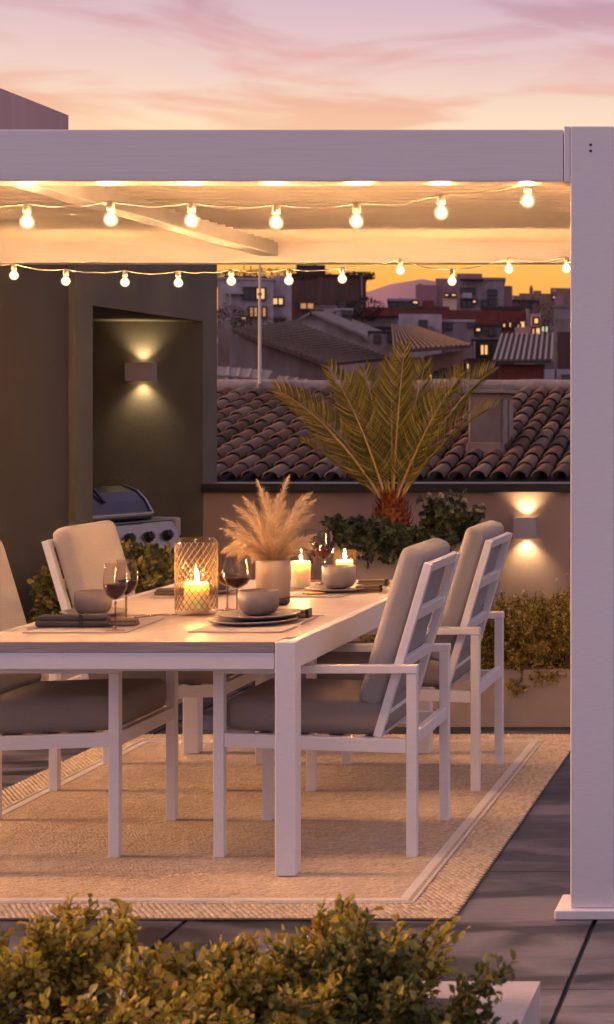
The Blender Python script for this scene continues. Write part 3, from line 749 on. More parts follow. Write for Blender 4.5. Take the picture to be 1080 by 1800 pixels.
# pampas grass: plumes of fine hairs on arching stems
t = thing('pampas_grass', 'golden dried pampas plumes bursting from the cream vase', 'dried grass', pv + V((0, 0, hv - 0.09)))
rp = random.Random(11)
tips = [(453, 846, 0), (508, 838, 0), (545, 868, .05), (552, 880, .1), (549, 905, 0), (552, 940, -.06), (545, 962, .02), (415, 890, 0), (394, 912, .04), (392, 930, -.05), (393, 968, -.08), (402, 975, .06), (430, 875, .09), (470, 868, -.05),
        (490, 870, .1), (525, 900, -.1), (436, 905, -.12), (480, 905, -.14), (505, 930, -.12), (460, 940, -.14), (415, 945, -.12), (430, 965, -.13), (540, 985, -.05), (515, 965, -.1), (420, 985, -.02), (500, 885, .03), (448, 895, .05), (535, 945, .1), (410, 955, .1), (470, 920, .12), (488, 950, -.15), (445, 985, -.12)]
base = pv + V((0, 0, hv - 0.09))
for i, (tx, ty, dy) in enumerate(tips):
    Yt = pv.y + dy; tip = at(tx, ty, Yt) - base
    mid = V((tip.x * 0.22, tip.y * 0.22, max(0.15, tip.z * 0.80)))
    if tip.z < 0.15: mid = V((tip.x * 0.5, tip.y * 0.5, 0.19))
    path = bez((rp.uniform(-.02, .02), rp.uniform(-.02, .02), 0), mid, tip, 18)
    b = MB(); b.tube(path[:17], [0.0016] * 10 + [0.001] * 7, 4, False)
    n0 = 5 if i < 14 else 4
    for j in range(n0, 19):
        u = (j - n0) / (18 - n0); pt = path[j]; d = (path[min(j + 1, 18)] - path[max(j - 1, 0)]).normalized()
        Lh = (0.046 * math.sin(math.pi * min(1, 0.18 + u * 0.85)) + 0.012) * (1.0 if i >= 2 else 0.75)
        for h in range(24):
            a = rp.uniform(0, 2 * math.pi); o = d.orthogonal().normalized(); o = Matrix.Rotation(a, 3, d) @ o
            q = (d * rp.uniform(0.9, 1.5) + o * rp.uniform(0.25, 0.75) + V((0, 0, -0.25))).normalized()
            st = pt + d * rp.uniform(-.006, .006); L1 = Lh * rp.uniform(0.6, 1.25); wv = q.cross(V((rp.uniform(-1, 1), rp.uniform(-1, 1), 0.3))).normalized() * 0.0006
            b.add([st - wv, st + wv, st + q * L1 * 0.6 + wv * 0.8 - V((0, 0, L1 * .03)), st + q * L1 - V((0, 0, L1 * 0.16)), st + q * L1 * 0.6 - wv * 0.8 - V((0, 0, L1 * .03))], [(0, 1, 2, 3, 4)])
    b.build('plume', 'pampas', t)

# near right place
placemat('pale placemat under the stacked plates at the near right', (330, 1112), (497, 1112), (561, 1084), (425, 1084))
plate('larger lower plate under the near right bowl', 446, 1096, 0.150, 0.003, 'ceramic')
plate('upper plate carrying the near right bowl', 456, 1094, 0.140, 0.018, 'ceramic')
bowl('matte grey bowl on stacked plates in front of the vase', 455, 1093, 0.069, 0.083, 0.026, 'ceramic_mid')
napkin('brown rolled napkin behind the near right bowl', 470, 1088, 0.150, 0.045, 0.028, 'linen_brown', 'black', bandpos=0.90)
cutlery('knife poking out behind the near right plates', 'knife', 520, 1086, 0.10, R(12))

# far right place
placemat('pale placemat under the far right bowl', (500, 1050), (598, 1050), (645, 1033), (560, 1033))
plate('round plate under the far right bowl', 592, 1040, 0.125, 0.003)
bowl('pale bowl beside the unsheltered candle at the far right', 596, 1038, 0.068, 0.090, 0.010, 'ceramic')
p = on_table(553, 1045); b = MB(); b.lathe([(0, 0.0), (0.045, 0.0), (0.047, 0.004), (0.041, 0.007), (0.010, 0.006), (0, 0.0055)], n=36)
o = b.build('dried_orange', 'gold', None, True); o.location = p + V((0, 0, 0.0036)); tag(o, 'round golden dried slice lying in front of the far right bowl', 'dried fruit')
napkin('front rolled brown napkin right of the far right bowl', 622, 1042, 0.115, 0.04, 0.024, 'linen_brown', 'black', rz=R(12), bandpos=0.88)
napkin('rear rolled brown napkin at the far right of the table', 626, 1031, 0.135, 0.04, 0.024, 'linen_brown', 'black', rz=R(2), bandpos=0.88)
candle('bare lit candle standing between the vase and the far right bowl', on_table(529, 1033) + V((0, 0, 0.001)), 0.0385, 0.110)
# back of the table
wine_glass('left one of the two wine glasses behind the bare candle', 553, 1022, 0.225, 0.046, 0.40)
wine_glass('right one of the two wine glasses behind the bare candle', 569, 1027, 0.225, 0.044, 0.40)
p = on_table(606, 1023)
t = thing('votive_holder', 'amber glass tumbler around the candle behind the far right bowl', 'candle holder', p + V((0, 0, 0.0012)))
b = MB(); b.lathe([(0, 0), (0.047, 0), (0.050, 0.005), (0.050, 0.135)], n=40); b.build('glass_shell', 'lantern', t, True)
candle('lit candle inside the amber tumbler behind the far right bowl', p + V((0, 0, 0.0075)), 0.036, 0.088)
placemat('pale placemat at the far left of the table', (262, 1052), (380, 1052), (412, 1036), (300, 1036))
plate('plate at the far left place, half hidden behind the lantern', 372, 1043, 0.11, 0.003)
bowl('small brown bowl half hidden behind the lantern', 379, 1043, 0.058, 0.055, 0.009, 'ceramic_dark')
napkin('pale rolled napkin at the far left of the table', 270, 1048, 0.20, 0.05, 0.026, 'linen_brown')

# ================================================================== BARBECUE
u = V((0.35, 0.937, 0)); bq = V((-3.66, 10.5, 0)); rzb = math.atan2(u.y, u.x)
t = thing('barbecue', 'steel gas barbecue with blue-black lid inside the olive alcove', 'barbecue', bq, rzb)
# local: x along the front (0 = right end, -0.95 = left end), y>0 = back, z up; front faces -y
b = MB(); b.box(-0.95, 0, 0.025, 0.50, 0.10, 0.688); b.build('cabinet', 'black', t, bevel=0.006)
b = MB(); b.hexa([(-0.98, -0.055, 0.700), (0.02, -0.055, 0.700), (0.02, 0.02, 0.690), (-0.98, 0.02, 0.690), (-0.98, 0.0, 0.862), (0.02, 0.0, 0.862), (0.02, 0.05, 0.862), (-0.98, 0.05, 0.862)]); b.build('control_panel', 'steel', t, bevel=0.008)
b = MB(); b.box(-0.96, 0.0, 0.052, 0.52, 0.745, 0.872); b.box(-0.96, 0.0, 0.0, 0.0515, 0.863, 0.872); b.build('firebox', 'steel', t, bevel=0.006)
for s in range(5):
    x = -0.09 - s * 0.155
    nrm = V((0, -0.905, 0.42)); c = V((x, -0.030, 0.780))
    kb = MB(); kb.tube([c - nrm * 0.003, c + nrm * 0.010], 0.032, 20); kb.tube([c + nrm * 0.010, c + nrm * 0.034], [0.026, 0.023], 20)
    kb.bar(c + nrm * 0.0345 + V((0, .009, .02)), c + nrm * 0.0345 - V((0, .009, .02)), 0.008, 0.008, nrm)
    kb.build('knob', 'black', t)
b = MB(); pr = [(0.05, 0.874), (0.035, 0.905), (0.09, 0.985), (0.15, 1.035), (0.25, 1.065), (0.38, 1.055), (0.47, 0.98), (0.48, 0.874)]
b.prism([(-0.92, y, z) for y, z in pr], (0.78, 0, 0)); lid = fixn(b.build('lid', 'hood', t, bevel=0.010))
for x in (-0.927, -0.136):
    b = MB(); b.prism([(x, y * 1.0 + (0.004 if y > .3 else -0.006), z + (0.006 if z > .9 else 0.0)) for y, z in pr], (0.016, 0, 0)); fixn(b.build('lid_trim', 'steel', lid, bevel=0.003))
b = MB(); b.box(-0.86, -0.20, -0.030, 0.005, 0.895, 0.925); b.build('handle', 'steel', lid, bevel=0.010)
b = MB(); b.bar((-0.47, 0.075, 0.985), (-0.47, 0.150, 1.058), 0.018, 0.012, V((0, -0.75, 0.66))); b.build('gauge_bar', 'black', lid)
b = MB(); b.box(0.004, 0.05, -0.02, 0.48, 0.765, 0.878); b.build('side_shelf', 'lampgrey', t, bevel=0.015)
for x in (-0.92, -0.05):
    for y in (0.06, 0.45):
        b = MB(); b.tube([(x, y, 0.002), (x, y, 0.0995)], 0.03, 12); b.build('caster', 'black', t)

# ================================================================== PLANTS
def planter(label, x0, x1, y0, y1, h, m, wall=0.03, soil=0.035, bevel=0.006):
    c = V(((x0 + x1) / 2, (y0 + y1) / 2, 0)); t = thing('planter', label, 'planter', c)
    b = MB(); q = wall
    b.box(x0, x1, y0, y0 + q, 0.001, h); b.box(x0, x1, y1 - q, y1, 0.001, h)
    b.box(x0, x0 + q, y0 + q, y1 - q, 0.001, h); b.box(x1 - q, x1, y0 + q, y1 - q, 0.001, h)
    b.build('trough', m, t, world=True)
    b = MB(); b.box(x0 + q + .001, x1 - q - .001, y0 + q + .001, y1 - q - .001, 0.01, h - soil); b.build('soil', 'soil', t, world=True)
    return t

def rdir(r, zmin=-1.0):
    while True:
        v = V((r.uniform(-1, 1), r.uniform(-1, 1), r.uniform(-1, 1)))
        if 0.05 < v.length < 1 and v.z > zmin * v.length: return v.normalized()

def twiggy(name, label, cat, loc, hgt, spread, nst, L, W, leafm, group, seed, density=1.0, sub=3, lean=0.9, droop=0.0, leafstart=0.25, flowers=0, squash=1.0, spill=0.0):
    """shrub of many stems with side twigs, leaves set along them"""
    r = random.Random(seed); t = thing(name, label, cat, loc, 0, group)
    lf = MB(); tw = MB(); fw = MB()
    for s in range(nst):
        a = r.uniform(0, 2 * math.pi); k = math.sqrt(r.random()); hh = hgt * r.uniform(0.62, 1.0) * (1.05 - 0.30 * k)
        p0 = V((math.cos(a) * k * spread * 0.35, math.sin(a) * k * spread * 0.35 * squash, 0))
        p2 = V((math.cos(a) * k * spread * lean, math.sin(a) * k * spread * lean * squash, hh)) + V((r.uniform(-1, 1), r.uniform(-1, 1) * squash, 0)) * spread * 0.18
        if spill and k > 0.70 and r.random() < spill: p2.z = hgt * r.uniform(-.25, .35); p2.x *= 1.1; p2.y *= 1.25
        p1 = p0.lerp(p2, 0.5) + V((r.uniform(-1, 1), r.uniform(-1, 1), 0.6 + droop)) * spread * 0.16
        path = bez(p0, p1, p2, 9)
        tw.tube(path, [0.0035 * (1 - i / 11) for i in range(10)], 4, False)
        def leaves(pa, pb, n, big):
            d = (pb - pa).normalized()
            for i in range(n):
                u = (i + r.random()) / n; p = pa.lerp(pb, u); o = rdir(r)
                q = (d * r.uniform(0.2, 0.9) + o * 0.9 + V((0, 0, 0.25))).normalized(); sz = r.uniform(0.65, 1.2) * big
                lf.leaf(p, q, (V((0, 0, 1)) + rdir(r) * 0.8).normalized(), L * sz, W * sz, 0.10, r.uniform(0, 0.15))
        for i in range(2, 10):
            u = i / 9
            if u < leafstart: continue
            leaves(path[i - 1], path[i], max(1, int(4 * density)), 1.0)
            for k2 in range(sub):
                d = (path[i] - path[i - 1]).normalized(); q = (d * 0.6 + rdir(r) * 0.9 + V((0, 0, 0.15))).normalized(); ln = spread * r.uniform(0.16, 0.36) * (1.15 - 0.5 * u)
                e = path[i] + q * ln
                tw.tube([path[i], e], [0.0015, 0.0007], 3, False); leaves(path[i], e, max(2, int(6 * density)), 0.9)
        if flowers and r.random() < flowers:
            e = path[-1] + V((r.uniform(-.02, .02), r.uniform(-.02, .02), r.uniform(0.01, 0.10)))
            tw.tube([path[-1], e], [0.0009, 0.0006], 3, False)
            for q in range(6): fw.leaf(e + rdir(r) * 0.004, rdir(r, -0.2), rdir(r), 0.010, 0.008)
    lf.build('foliage', leafm, t); tw.build('stems', 'twig', t)
    if fw.v: fw.build('flowers', 'flower', t)
    return t

# foreground planter with shrubs
FP = at(950, 1725, 3.5); zt = FP.z
planter('pale concrete planter in the foreground, only its right corner uncovered', -2.3, FP.x, 2.9, 3.5, zt, 'planter_grey', 0.10, 0.03)
grp = 'olive shrubs in the foreground planter'
spots = [(-1.80, 3.24, .20, .24), (-1.52, 3.10, .20, .24), (-1.36, 3.30, .24, .17), (-1.12, 3.10, .18, .23), (-1.12, 3.32, .16, .12), (-1.02, 3.22, .175, .20), (-0.92, 3.10, .19, .23), (-0.80, 3.27, .245, .19), (-0.72, 3.10, .24, .22), (-0.66, 3.06, .16, .19)]
labs = ['olive shrub at the left edge of the foreground planter', 'bronze-green shrub second from left in the foreground planter', 'tall loose shrub rising in front of the rug border at the left',
        'dense yellow-green shrub in the middle of the foreground planter', 'small upright sprig in the middle of the planter, in front of dark floor', 'low shrub between the upright sprig and the broad olive shrub', 'broad olive shrub right of the middle in the foreground planter',
        'tall shrub overlapping the right corner of the rug', 'dark green shrub beside the bare planter corner', 'low dark green shrub spilling onto the planter rim near its corner']
for i, (x, y, h, sp) in enumerate(spots):
    twiggy('shrub', labs[i], 'shrub', (x, y, zt - 0.03), h, sp, 22 if i != 4 else 7, 0.021, 0.0135, 'fore' if i < 8 else 'fore_green', grp, 40 + i, 0.9, 3, 0.85)

# clipped hedge shrubs along the left wall

planter('low stone planter along the olive wall under the hedge', XW + 0.03, -3.20, 8.55, 10.05, 0.30, 'planter', 0.03, 0.04)
def hedge(label, x0, x1, y0, y1, z0, z1, n, L, W, m, seed, name='boxwood', group='boxwood bushes along the left wall'):
    r = random.Random(seed); c = V(((x0 + x1) / 2, (y0 + y1) / 2, z0)); t = thing(name, label, 'bush', c, 0, group)
    hx, hy, hz = (x1 - x0) / 2, (y1 - y0) / 2, (z1 - z0) / 2; lf = MB(); tw = MB()
    lumps = [(rdir(r, -0.3), r.uniform(0.75, 1.1), r.uniform(0.30, 0.5)) for _ in range(26)]
    for i in range(n):
        d = rdir(r, -0.8)
        k = max([a - (d - v).length * 0.55 for v, a, w_ in lumps] + [0.62])
        q = abs(d.x) ** 3 + abs(d.y) ** 3 + abs(d.z) ** 3; q = q ** (-1 / 3)
        f = k * q * (1 - 0.30 * r.random() ** 2)
        p = V((d.x * hx * f, d.y * hy * f, hz + d.z * hz * f))
        if p.z < 0: p.z = abs(p.z) * 0.2
        sz = r.uniform(0.6, 1.25)
        lf.leaf(p, (d * 0.7 + rdir(r)).normalized(), (d + rdir(r) * 0.7).normalized(), L * sz, W * sz, 0.12, 0.05)
    for i in range(26):
        d = rdir(r, 0.1); e = V((d.x * hx * .85, d.y * hy * .85, hz + d.z * hz * .8)); tw.tube(bez((d.x * .04, d.y * .04, 0), (d.x * hx * .3, d.y * hy * .3, hz), e, 5), [0.006, .005, .004, .003, .002, .001], 4, False)
    lf.build('foliage', m, t); tw.build('stems', 'twig', t); return t
hedge('leafy bush at the left edge of the photo, behind the near left armchair', XW + 0.04, -3.30, 8.56, 8.95, 0.27, 0.82, 2200, 0.040, 0.022, 'box', 1)
hedge('leafy bush against the umber wall between the left armchairs', XW + 0.16, -3.16, 8.80, 9.30, 0.27, 0.84, 3000, 0.040, 0.022, 'box', 2)
hedge('leafy bush in front of the barbecue', XW + 0.16, -3.02, 9.25, 9.95, 0.27, 0.66, 3400, 0.040, 0.022, 'box', 3)

# low trough with fine shrubs behind the right chairs
planter('long low rendered planter on the floor behind the right armchairs', -2.25, 0.4, 8.60, 9.12, 0.272, 'planter', 0.03, 0.02)
gf = 'fine-leaved shrubs in the low planter'
for i, (x, h, sp, dn, lab) in enumerate([(-2.08, .40, .20, .7, 'sparse fine shrub behind the far end of the table'), (-1.78, .30, .19, .9, 'low fine shrub behind the near right armchair'), (-1.44, .36, .25, 1.2, 'bushy fine shrub just right of the farther right armchair'),
                                          (-1.18, .38, .27, 1.2, 'dense flowering shrub under the lamp on the taupe wall'), (-0.86, .42, .27, 1.2, 'tall wispy shrub beside the white post')]):
    twiggy('fine_shrub', lab, 'shrub', (x, 8.86, 0.25), h, sp, 80 if i > 1 else 18, 0.019, 0.010, 'fine', gf, 70 + i, dn * 1.2, 4, 1.15, 0.0, 0.02, 0.6, 1.0, 0.75)
twiggy('fine_shrub', 'small fine shrub at the far right, mostly behind the white post', 'shrub', (-0.45, 8.86, 0.25), .45, .25, 20, 0.017, 0.0075, 'fine', gf, 79, 1.1, 4, 0.95, 0.0, 0.12, 0.6, 0.85)

# tall planter with palm and ivy
pa, pb = at(585, 955, 9.70), at(842, 955, 9.70)
planter('tall stone planter holding the palm by the terrace wall', pa.x, pb.x, 9.70, 10.35, pa.z, 'planter', 0.04, 0.06)
PB = at(689, 905, 10.0)
t = thing('palm', 'young feather palm with golden fronds and red-brown base', 'palm', (PB.x, 10.0, pa.z - 0.07))
T0 = V((PB.x, 10.0, pa.z - 0.07))
b = MB(); rr = random.Random(21)
top_z = at(0, 872, 10.0).z - T0.z; hm = top_z
b.lathe([(0, 0), (0.075, 0), (0.098, hm * 0.35), (0.085, hm * 0.7), (0.04, hm * 0.95), (0, hm)], n=16); b.build('trunk_core', 'palm_base', t, True)
b = MB()
for ring in range(11):
    zz = hm * (0.10 + 0.85 * ring / 10); rad = 0.102 * math.sin(math.pi * (0.28 + 0.62 * ring / 10)) ** 0.7
    for k in range(15):
        a = 2 * math.pi * (k + 0.5 * (ring % 2)) / 15 + rr.uniform(-.1, .1); o = V((math.cos(a), math.sin(a), 0)); sd = V((-o.y, o.x, 0))
        p = o * rad * 0.85 + V((0, 0, zz)); up = (o * rr.uniform(0.35, 0.75) + V((0, 0, 1))).normalized(); Ls = rr.uniform(0.045, 0.075)
        nn = up.cross(sd)
        b.add([p - sd * .017, p + sd * .017, p + up * Ls * .6 + sd * .010 - nn * .004, p + up * Ls, p + up * Ls * .6 - sd * .010 - nn * .004, p + up * Ls * .5 + o * .010],
              [(0, 1, 2, 5), (5, 2, 3), (5, 3, 4), (0, 5, 4)])
b.build('leaf_scales', 'palm_base', t)
H0 = at(689, 880, 10.0) - T0
fr = [((484, 684), -.12, .10, .68), ((538, 715), .22, .07, .45), ((577, 646), -.20, .07, .72), ((712, 610), .06, .03, .62), ((640, 650), .30, .05, .5),
      ((815, 654), -.22, .07, .72), ((866, 651), .12, .10, .55), ((873, 713), -.06, .10, .50), ((530, 776), .04, .04, .35), ((775, 690), .32, .05, .5), ((612, 662), .34, .04, .5), ((748, 640), .36, .03, .5), ((686, 640), .26, .02, .5)]
for i, ((tx, ty), dy, arch, turn) in enumerate(fr):
    tip = at(tx, ty, 10.0 + dy) - T0
    st = H0 + V(((tx - 689) * 0.00016, dy * 0.12, -0.02)); ax = tip - st
    side0 = V((ax.x, ax.y, 0)); side0 = side0.normalized() if side0.length > .02 else V((0, -1, 0))
    mid = st.lerp(tip, 0.52) + V((0, 0, arch)) * 0.9 - side0 * arch * 0.5
    path = bez(st, mid, tip, 22)
    path = [q_ + V((0, 0, ax.length * .05 * (k_ / 22) ** 2 * (1 - k_ / 22) * 2.2)) for k_, q_ in enumerate(path)]
    b = MB(); b.tube(path, [0.0085 * (1 - j / 24) + 0.001 for j in range(23)], 5, False); rac = b
    lf = MB(); nL = 74
    for j in range(nL):
        u = 0.14 + 0.86 * j / (nL - 1); f = u * 22; k = min(21, int(f)); p = path[k].lerp(path[k + 1], f - k); d = (path[min(k + 2, 22)] - path[max(k - 1, 0)]).normalized()
        view = V((0.12, -1, 0.12)); outw = side0.cross(V((0, 0, 1))).cross(d)      # blade plane: between facing outward and facing the terrace
        nrm = (view * turn + (V((0, 0, 1)) - side0 * 0.6) * (1 - turn)).normalized(); nrm = (nrm - d * nrm.dot(d)).normalized(); sd = d.cross(nrm)
        Ll = ax.length * 0.215 * (math.sin(math.pi * min(1.0, 0.16 + 0.78 * u)) ** 0.8) * rr.uniform(0.9, 1.08) + 0.012
        for s in (-1, 1):
            ang = 0.66 + 0.30 * u + rr.uniform(-.045, .045)
            q = (d * math.sin(ang) + sd * s * math.cos(ang) + nrm * rr.uniform(0.30, 0.52)).normalized()
            wl = 0.0034; x = q.cross(nrm).normalized()
            dr = V((0, 0, -Ll * rr.uniform(0.02, 0.10)))
            m1 = p + q * Ll * 0.45 + dr * 0.25 - d * Ll * .03; e = p + q * Ll + dr + d * Ll * .12
            lf.add([p, m1 + x * wl, e, m1 - x * wl, m1 - nrm * 0.003], [(0, 1, 4), (4, 1, 2), (0, 4, 3), (4, 2, 3)])
    fo = rac.build('frond', 'rachis', t, True)
    lf.build('leaflets', 'palm', fo)
# ivy and small roses round the palm
def trailing(name, label, spots, n, L, W, m, seed, flowers=0):
    r = random.Random(seed); t = thing(name, label, 'plant', spots[0][0], 0, None); o0 = V(spots[0][0]); lf = MB(); tw = MB(); fw = MB()
    for (c, rad, hh, drop) in spots:
        c = V(c) - o0
        for i in range(n):
            a = r.uniform(0, 2 * math.pi); k = math.sqrt(r.random())
            s = c + V((math.cos(a) * k * rad * .5, math.sin(a) * k * rad * .35, 0)); e = c + V((math.cos(a) * k * rad, math.sin(a) * k * rad * .55, hh * r.uniform(.3, 1.0)))
            path = bez(s, s.lerp(e, .5) + V((0, 0, hh * .5)), e, 6)
            if drop and r.random() < 0.45 and e.y < c.y + .05:
                path += bez(e, e + V((math.cos(a) * .05, -.09, .0)), e + V((math.cos(a) * .06, -.10 - .02 * r.random(), -drop * r.uniform(.4, 1.0))), 6)[1:]
            tw.tube(path, 0.002, 4, False)
            for j in range(1, len(path)):
                for q in range(4):
                    p = path[j].lerp(path[j - 1], r.random()); sz = r.uniform(.6, 1.2)
                    lf.leaf(p, (rdir(r) + V((0, -.5, -.1))).normalized(), (V((0, -.6, .7)) + rdir(r) * .6).normalized(), L * sz, W * sz, .08, .1)
            if flowers and r.random() < flowers:
                p = path[-1] + V((0, -.02, .01))
                for q in range(14):
                    d = rdir(r, -.2); fw.leaf(p, d, rdir(r), .022, .018, .2)
    lf.build('foliage', m, t); tw.build('stems', 'twig', t)
    if fw.v: fw.build('blossoms', 'flower', t)
    return t
zz = pa.z - 0.05
trailing('trailing_plant', 'dark glossy trailing plant spilling over the left of the palm planter', [((at(622, 955, 9.80).x, 9.80, zz), .20, .20, .26), ((at(655, 955, 9.78).x, 9.78, zz), .16, .14, .10)], 34, 0.044, 0.026, 'ivy', 5, 0.04)
trailing('trailing_plant', 'dark glossy plant in front of the red-brown palm base', [((at(700, 955, 9.76).x, 9.76, zz), .20, .12, .08), ((at(742, 955, 9.80).x, 9.80, zz), .17, .13, .05)], 32, 0.040, 0.024, 'ivy', 6, 0.03)
trailing('climbing_rose', 'leafy bush with cream roses right of the palm base', [((at(785, 955, 9.95).x, 9.95, zz), .17, .30, 0), ((at(812, 955, 9.85).x, 9.85, zz), .13, .24, 0)], 34, 0.044, 0.028, 'ivy', 7, 0.16)

# ================================================================== TILED ROOF BEYOND THE TERRACE
EV, RG = 17.0, 21.26                                                   # eave and ridge distance
SL = 0.203; EZ = 0.835
RXa, RXb = -8.0, 1.6
t = thing('tiled_house', 'neighbouring house with barrel tile roof just beyond the terrace wall', 'house', (-3, 19, 0))
b = MB(); b.box(RXa, RXb, EV + 0.25, 26, -6, EZ - 0.03); b.build('wall', 'chimney', t, world=True)
b = MB(); b.hexa([(RXa, EV + .02, EZ - .06), (RXb, EV + .02, EZ - .06), (RXb, RG, EZ + SL * (RG - EV) - .06), (RXa, RG, EZ + SL * (RG - EV) - .06),
                  (RXa, EV + .02, EZ + .0), (RXb, EV + .02, EZ + .0), (RXb, RG, EZ + SL * (RG - EV)), (RXa, RG, EZ + SL * (RG - EV))])
b.hexa([(RXa, RG, EZ - .2), (RXb, RG, EZ - .2), (RXb, 26, EZ - .2), (RXa, 26, EZ - .2), (RXa, RG, EZ + SL * (RG - EV) - .002), (RXb, RG, EZ + SL * (RG - EV) - .002), (RXb, 26, EZ - .1), (RXa, 26, EZ - .1)])
roof = b.build('roof', 'clay_bed', t, world=True)
rr = random.Random(9); b = MB(); sp = 0.193; slope = V((0, 1, SL)).normalized(); up = V((0, -SL, 1)).normalized()
nrow = 11; Lr = (RG - EV) / nrow
ncol = int((RXb - RXa) / sp)
for c in range(ncol):
    x = RXa + (c + .5) * sp
    for k in range(nrow):
        y0 = EV - 0.03 + k * Lr; p = V((x + rr.uniform(-.008, .008), y0, EZ + SL * (y0 - EV) + 0.022 + rr.uniform(-.004, .006)))
        Lt = Lr * 1.16; r0, r1 = 0.082 * rr.uniform(.97, 1.03), 0.064
        lift = up * 0.018; yaw = rr.uniform(-.012, .012); d = (slope + V((yaw, 0, 0))).normalized()
        vs = []
        for q, (rad, off) in enumerate(((r0, lift), (r0 - .014, lift), (r1, V((0, 0, 0))))):
            base = p + off if q < 2 else p + d * Lt
            for j in range(9):
                a = math.pi * j / 8; vs.append(base + V((1, 0, 0)) * rad * math.cos(a) + up * rad * 0.82 * math.sin(a))
        fs = [(j, j + 1, 18 + j + 1, 18 + j) for j in range(8)] + [(9 + j, 9 + j + 1, j + 1, j) for j in range(8)]
        b.add(vs, fs)
    y0 = EV - 0.02                                                     # pan tile between two covers at the eave
b.build('barrel_tiles', 'clay', roof, True, world=True)
b = MB(); zr = EZ + SL * (RG - EV)
path = [V((RXa + i * 0.3, RG + .02, zr + 0.05 + rr.uniform(-.012, .012))) for i in range(int((RXb - RXa) / .3) + 1)]
b.tube(path, [0.10 * rr.uniform(.88, 1.1) for _ in path], 10); b.build('ridge', 'mortar', roof, True, world=True)
b = MB(); b.box(RXa, RXb, EV - .16, EV - .05, EZ - .10, EZ - .015); b.build('gutter', 'mortar', t, world=True, bevel=.01)
# chimney on the slope
c0 = at(818, 800, 17.95); cx0, cx1 = c0.x, at(880, 800, 17.95).x
def rz_(y): return EZ + SL * (y - EV)
b = MB(); b.box(cx0 + .03, cx1 - .01, 17.97, 18.80, rz_(17.9), 1.66); ch_ = b.build('chimney', 'chimney', roof, world=True, bevel=.015)
b = MB(); b.box(cx0 - .02, cx1 + .06, 17.90, 18.86, rz_(17.9) - .05, rz_(17.9) + .16, (.04, -.06, .06, -.05)); b.build('chimney_flashing', 'chimney', ch_, world=True, bevel=.01)
b = MB(); b.box(cx0 - .015, cx1 + .035, 17.92, 18.85, 1.662, 1.70); b.box(cx0 + .02, cx1, 17.96, 18.81, 1.702, 1.755); b.build('chimney_cap', 'mortar', ch_, world=True, bevel=.008)
b = MB()
for z_ in range(2):
    b.box(cx1 - .008, cx1 + .012, 18.05 + z_ * .36, 18.30 + z_ * .36, rz_(18.4) + .03, 1.60)
b.build('chimney_panels', 'mortar', ch_, world=True)
p = at(457, 690, 21.2); pt = at(457, 468, 21.2)
t = thing('mast', 'thin pale mast standing on the ridge of the tiled roof', 'mast', (p.x, 21.2, zr - .02))
b = MB(); b.tube([(0, 0, 0), (0, 0, (pt.z - zr) * .55), (0, 0, pt.z - zr + .05)], [.020, .018, .013], 8); b.build('pole', 'cable', t)
b = MB(); b.tube([(0, 0, 0.0), (0, 0, .12)], .035, 10); b.build('foot', 'mortar', t)
b = MB(); b.tube([(0, 0, 2.3 * .5), (0, 0, 2.3 * .5 + .03)], .024, 8); b.build('clamp', 'mortar', t)

# ================================================================== TOWN
M['t_white'] = mat('town_whitewash', (0.36, 0.315, 0.345), 0.9, var=0.24, scale=.9, detail=9)
M['t_grey'] = mat('town_grey_render', (0.26, 0.23, 0.24), 0.9, var=0.25, scale=.9, detail=9)
M['t_grime'] = mat('grimy_town_wall', (0.20, 0.165, 0.15), 0.95, var=0.35, scale=1.1, stretch=(1, 1, .35), detail=9)
M['t_brown'] = mat('brown_brick_block', (0.105, 0.060, 0.048), 0.95, var=0.35, scale=.7, stretch=(1, 1, .2), detail=9)
M['t_red'] = mat('red_brick_town_wall', (0.17, 0.045, 0.034), 0.95, var=0.2, scale=1.5, detail=9)
M['t_pink'] = mat('pink_town_render', (0.46, 0.28, 0.24), 0.9, var=0.12, scale=1, detail=8)
M['t_mauve'] = mat('far_mauve_block', (0.30, 0.17, 0.19), 0.95, var=0.1, scale=.3)
M['t_cream'] = mat('cream_town_render', (0.62, 0.46, 0.33), 0.9, var=0.08)
M['t_roof'] = mat('old_brown_tile_roof', (0.10, 0.066, 0.046), 0.95, var=0.4, scale=2.2, stretch=(2.5, .5, 1), bump=.5, bscale=9, bstretch=(3, .4, 1), detail=9)
M['t_dark'] = mat('dark_town_roof', (0.045, 0.033, 0.036), 0.9, var=0.3)
M['t_sheet'] = mat('grey_sheet_roof', (0.11, 0.10, 0.11), 0.7, var=0.35, scale=1.5)
M['t_rib'] = mat('pale_roof_rib', (0.19, 0.155, 0.16), 0.7)
M['t_far'] = mat('distant_stone_town', (0.27, 0.165, 0.13), 0.95, var=0.2, scale=.25, detail=8)
M['winlit_cool'] = emit('cool_lit_window', (.75, .72, .5), .7)
M['frame'] = mat('dark_window_frame', (0.06, 0.045, 0.045), 0.7)
M['bush_far'] = leafmat('dark_rooftop_leaves', [(0.02, 0.018, 0.014), (0.05, 0.035, 0.022)], 0.8, 0.1)

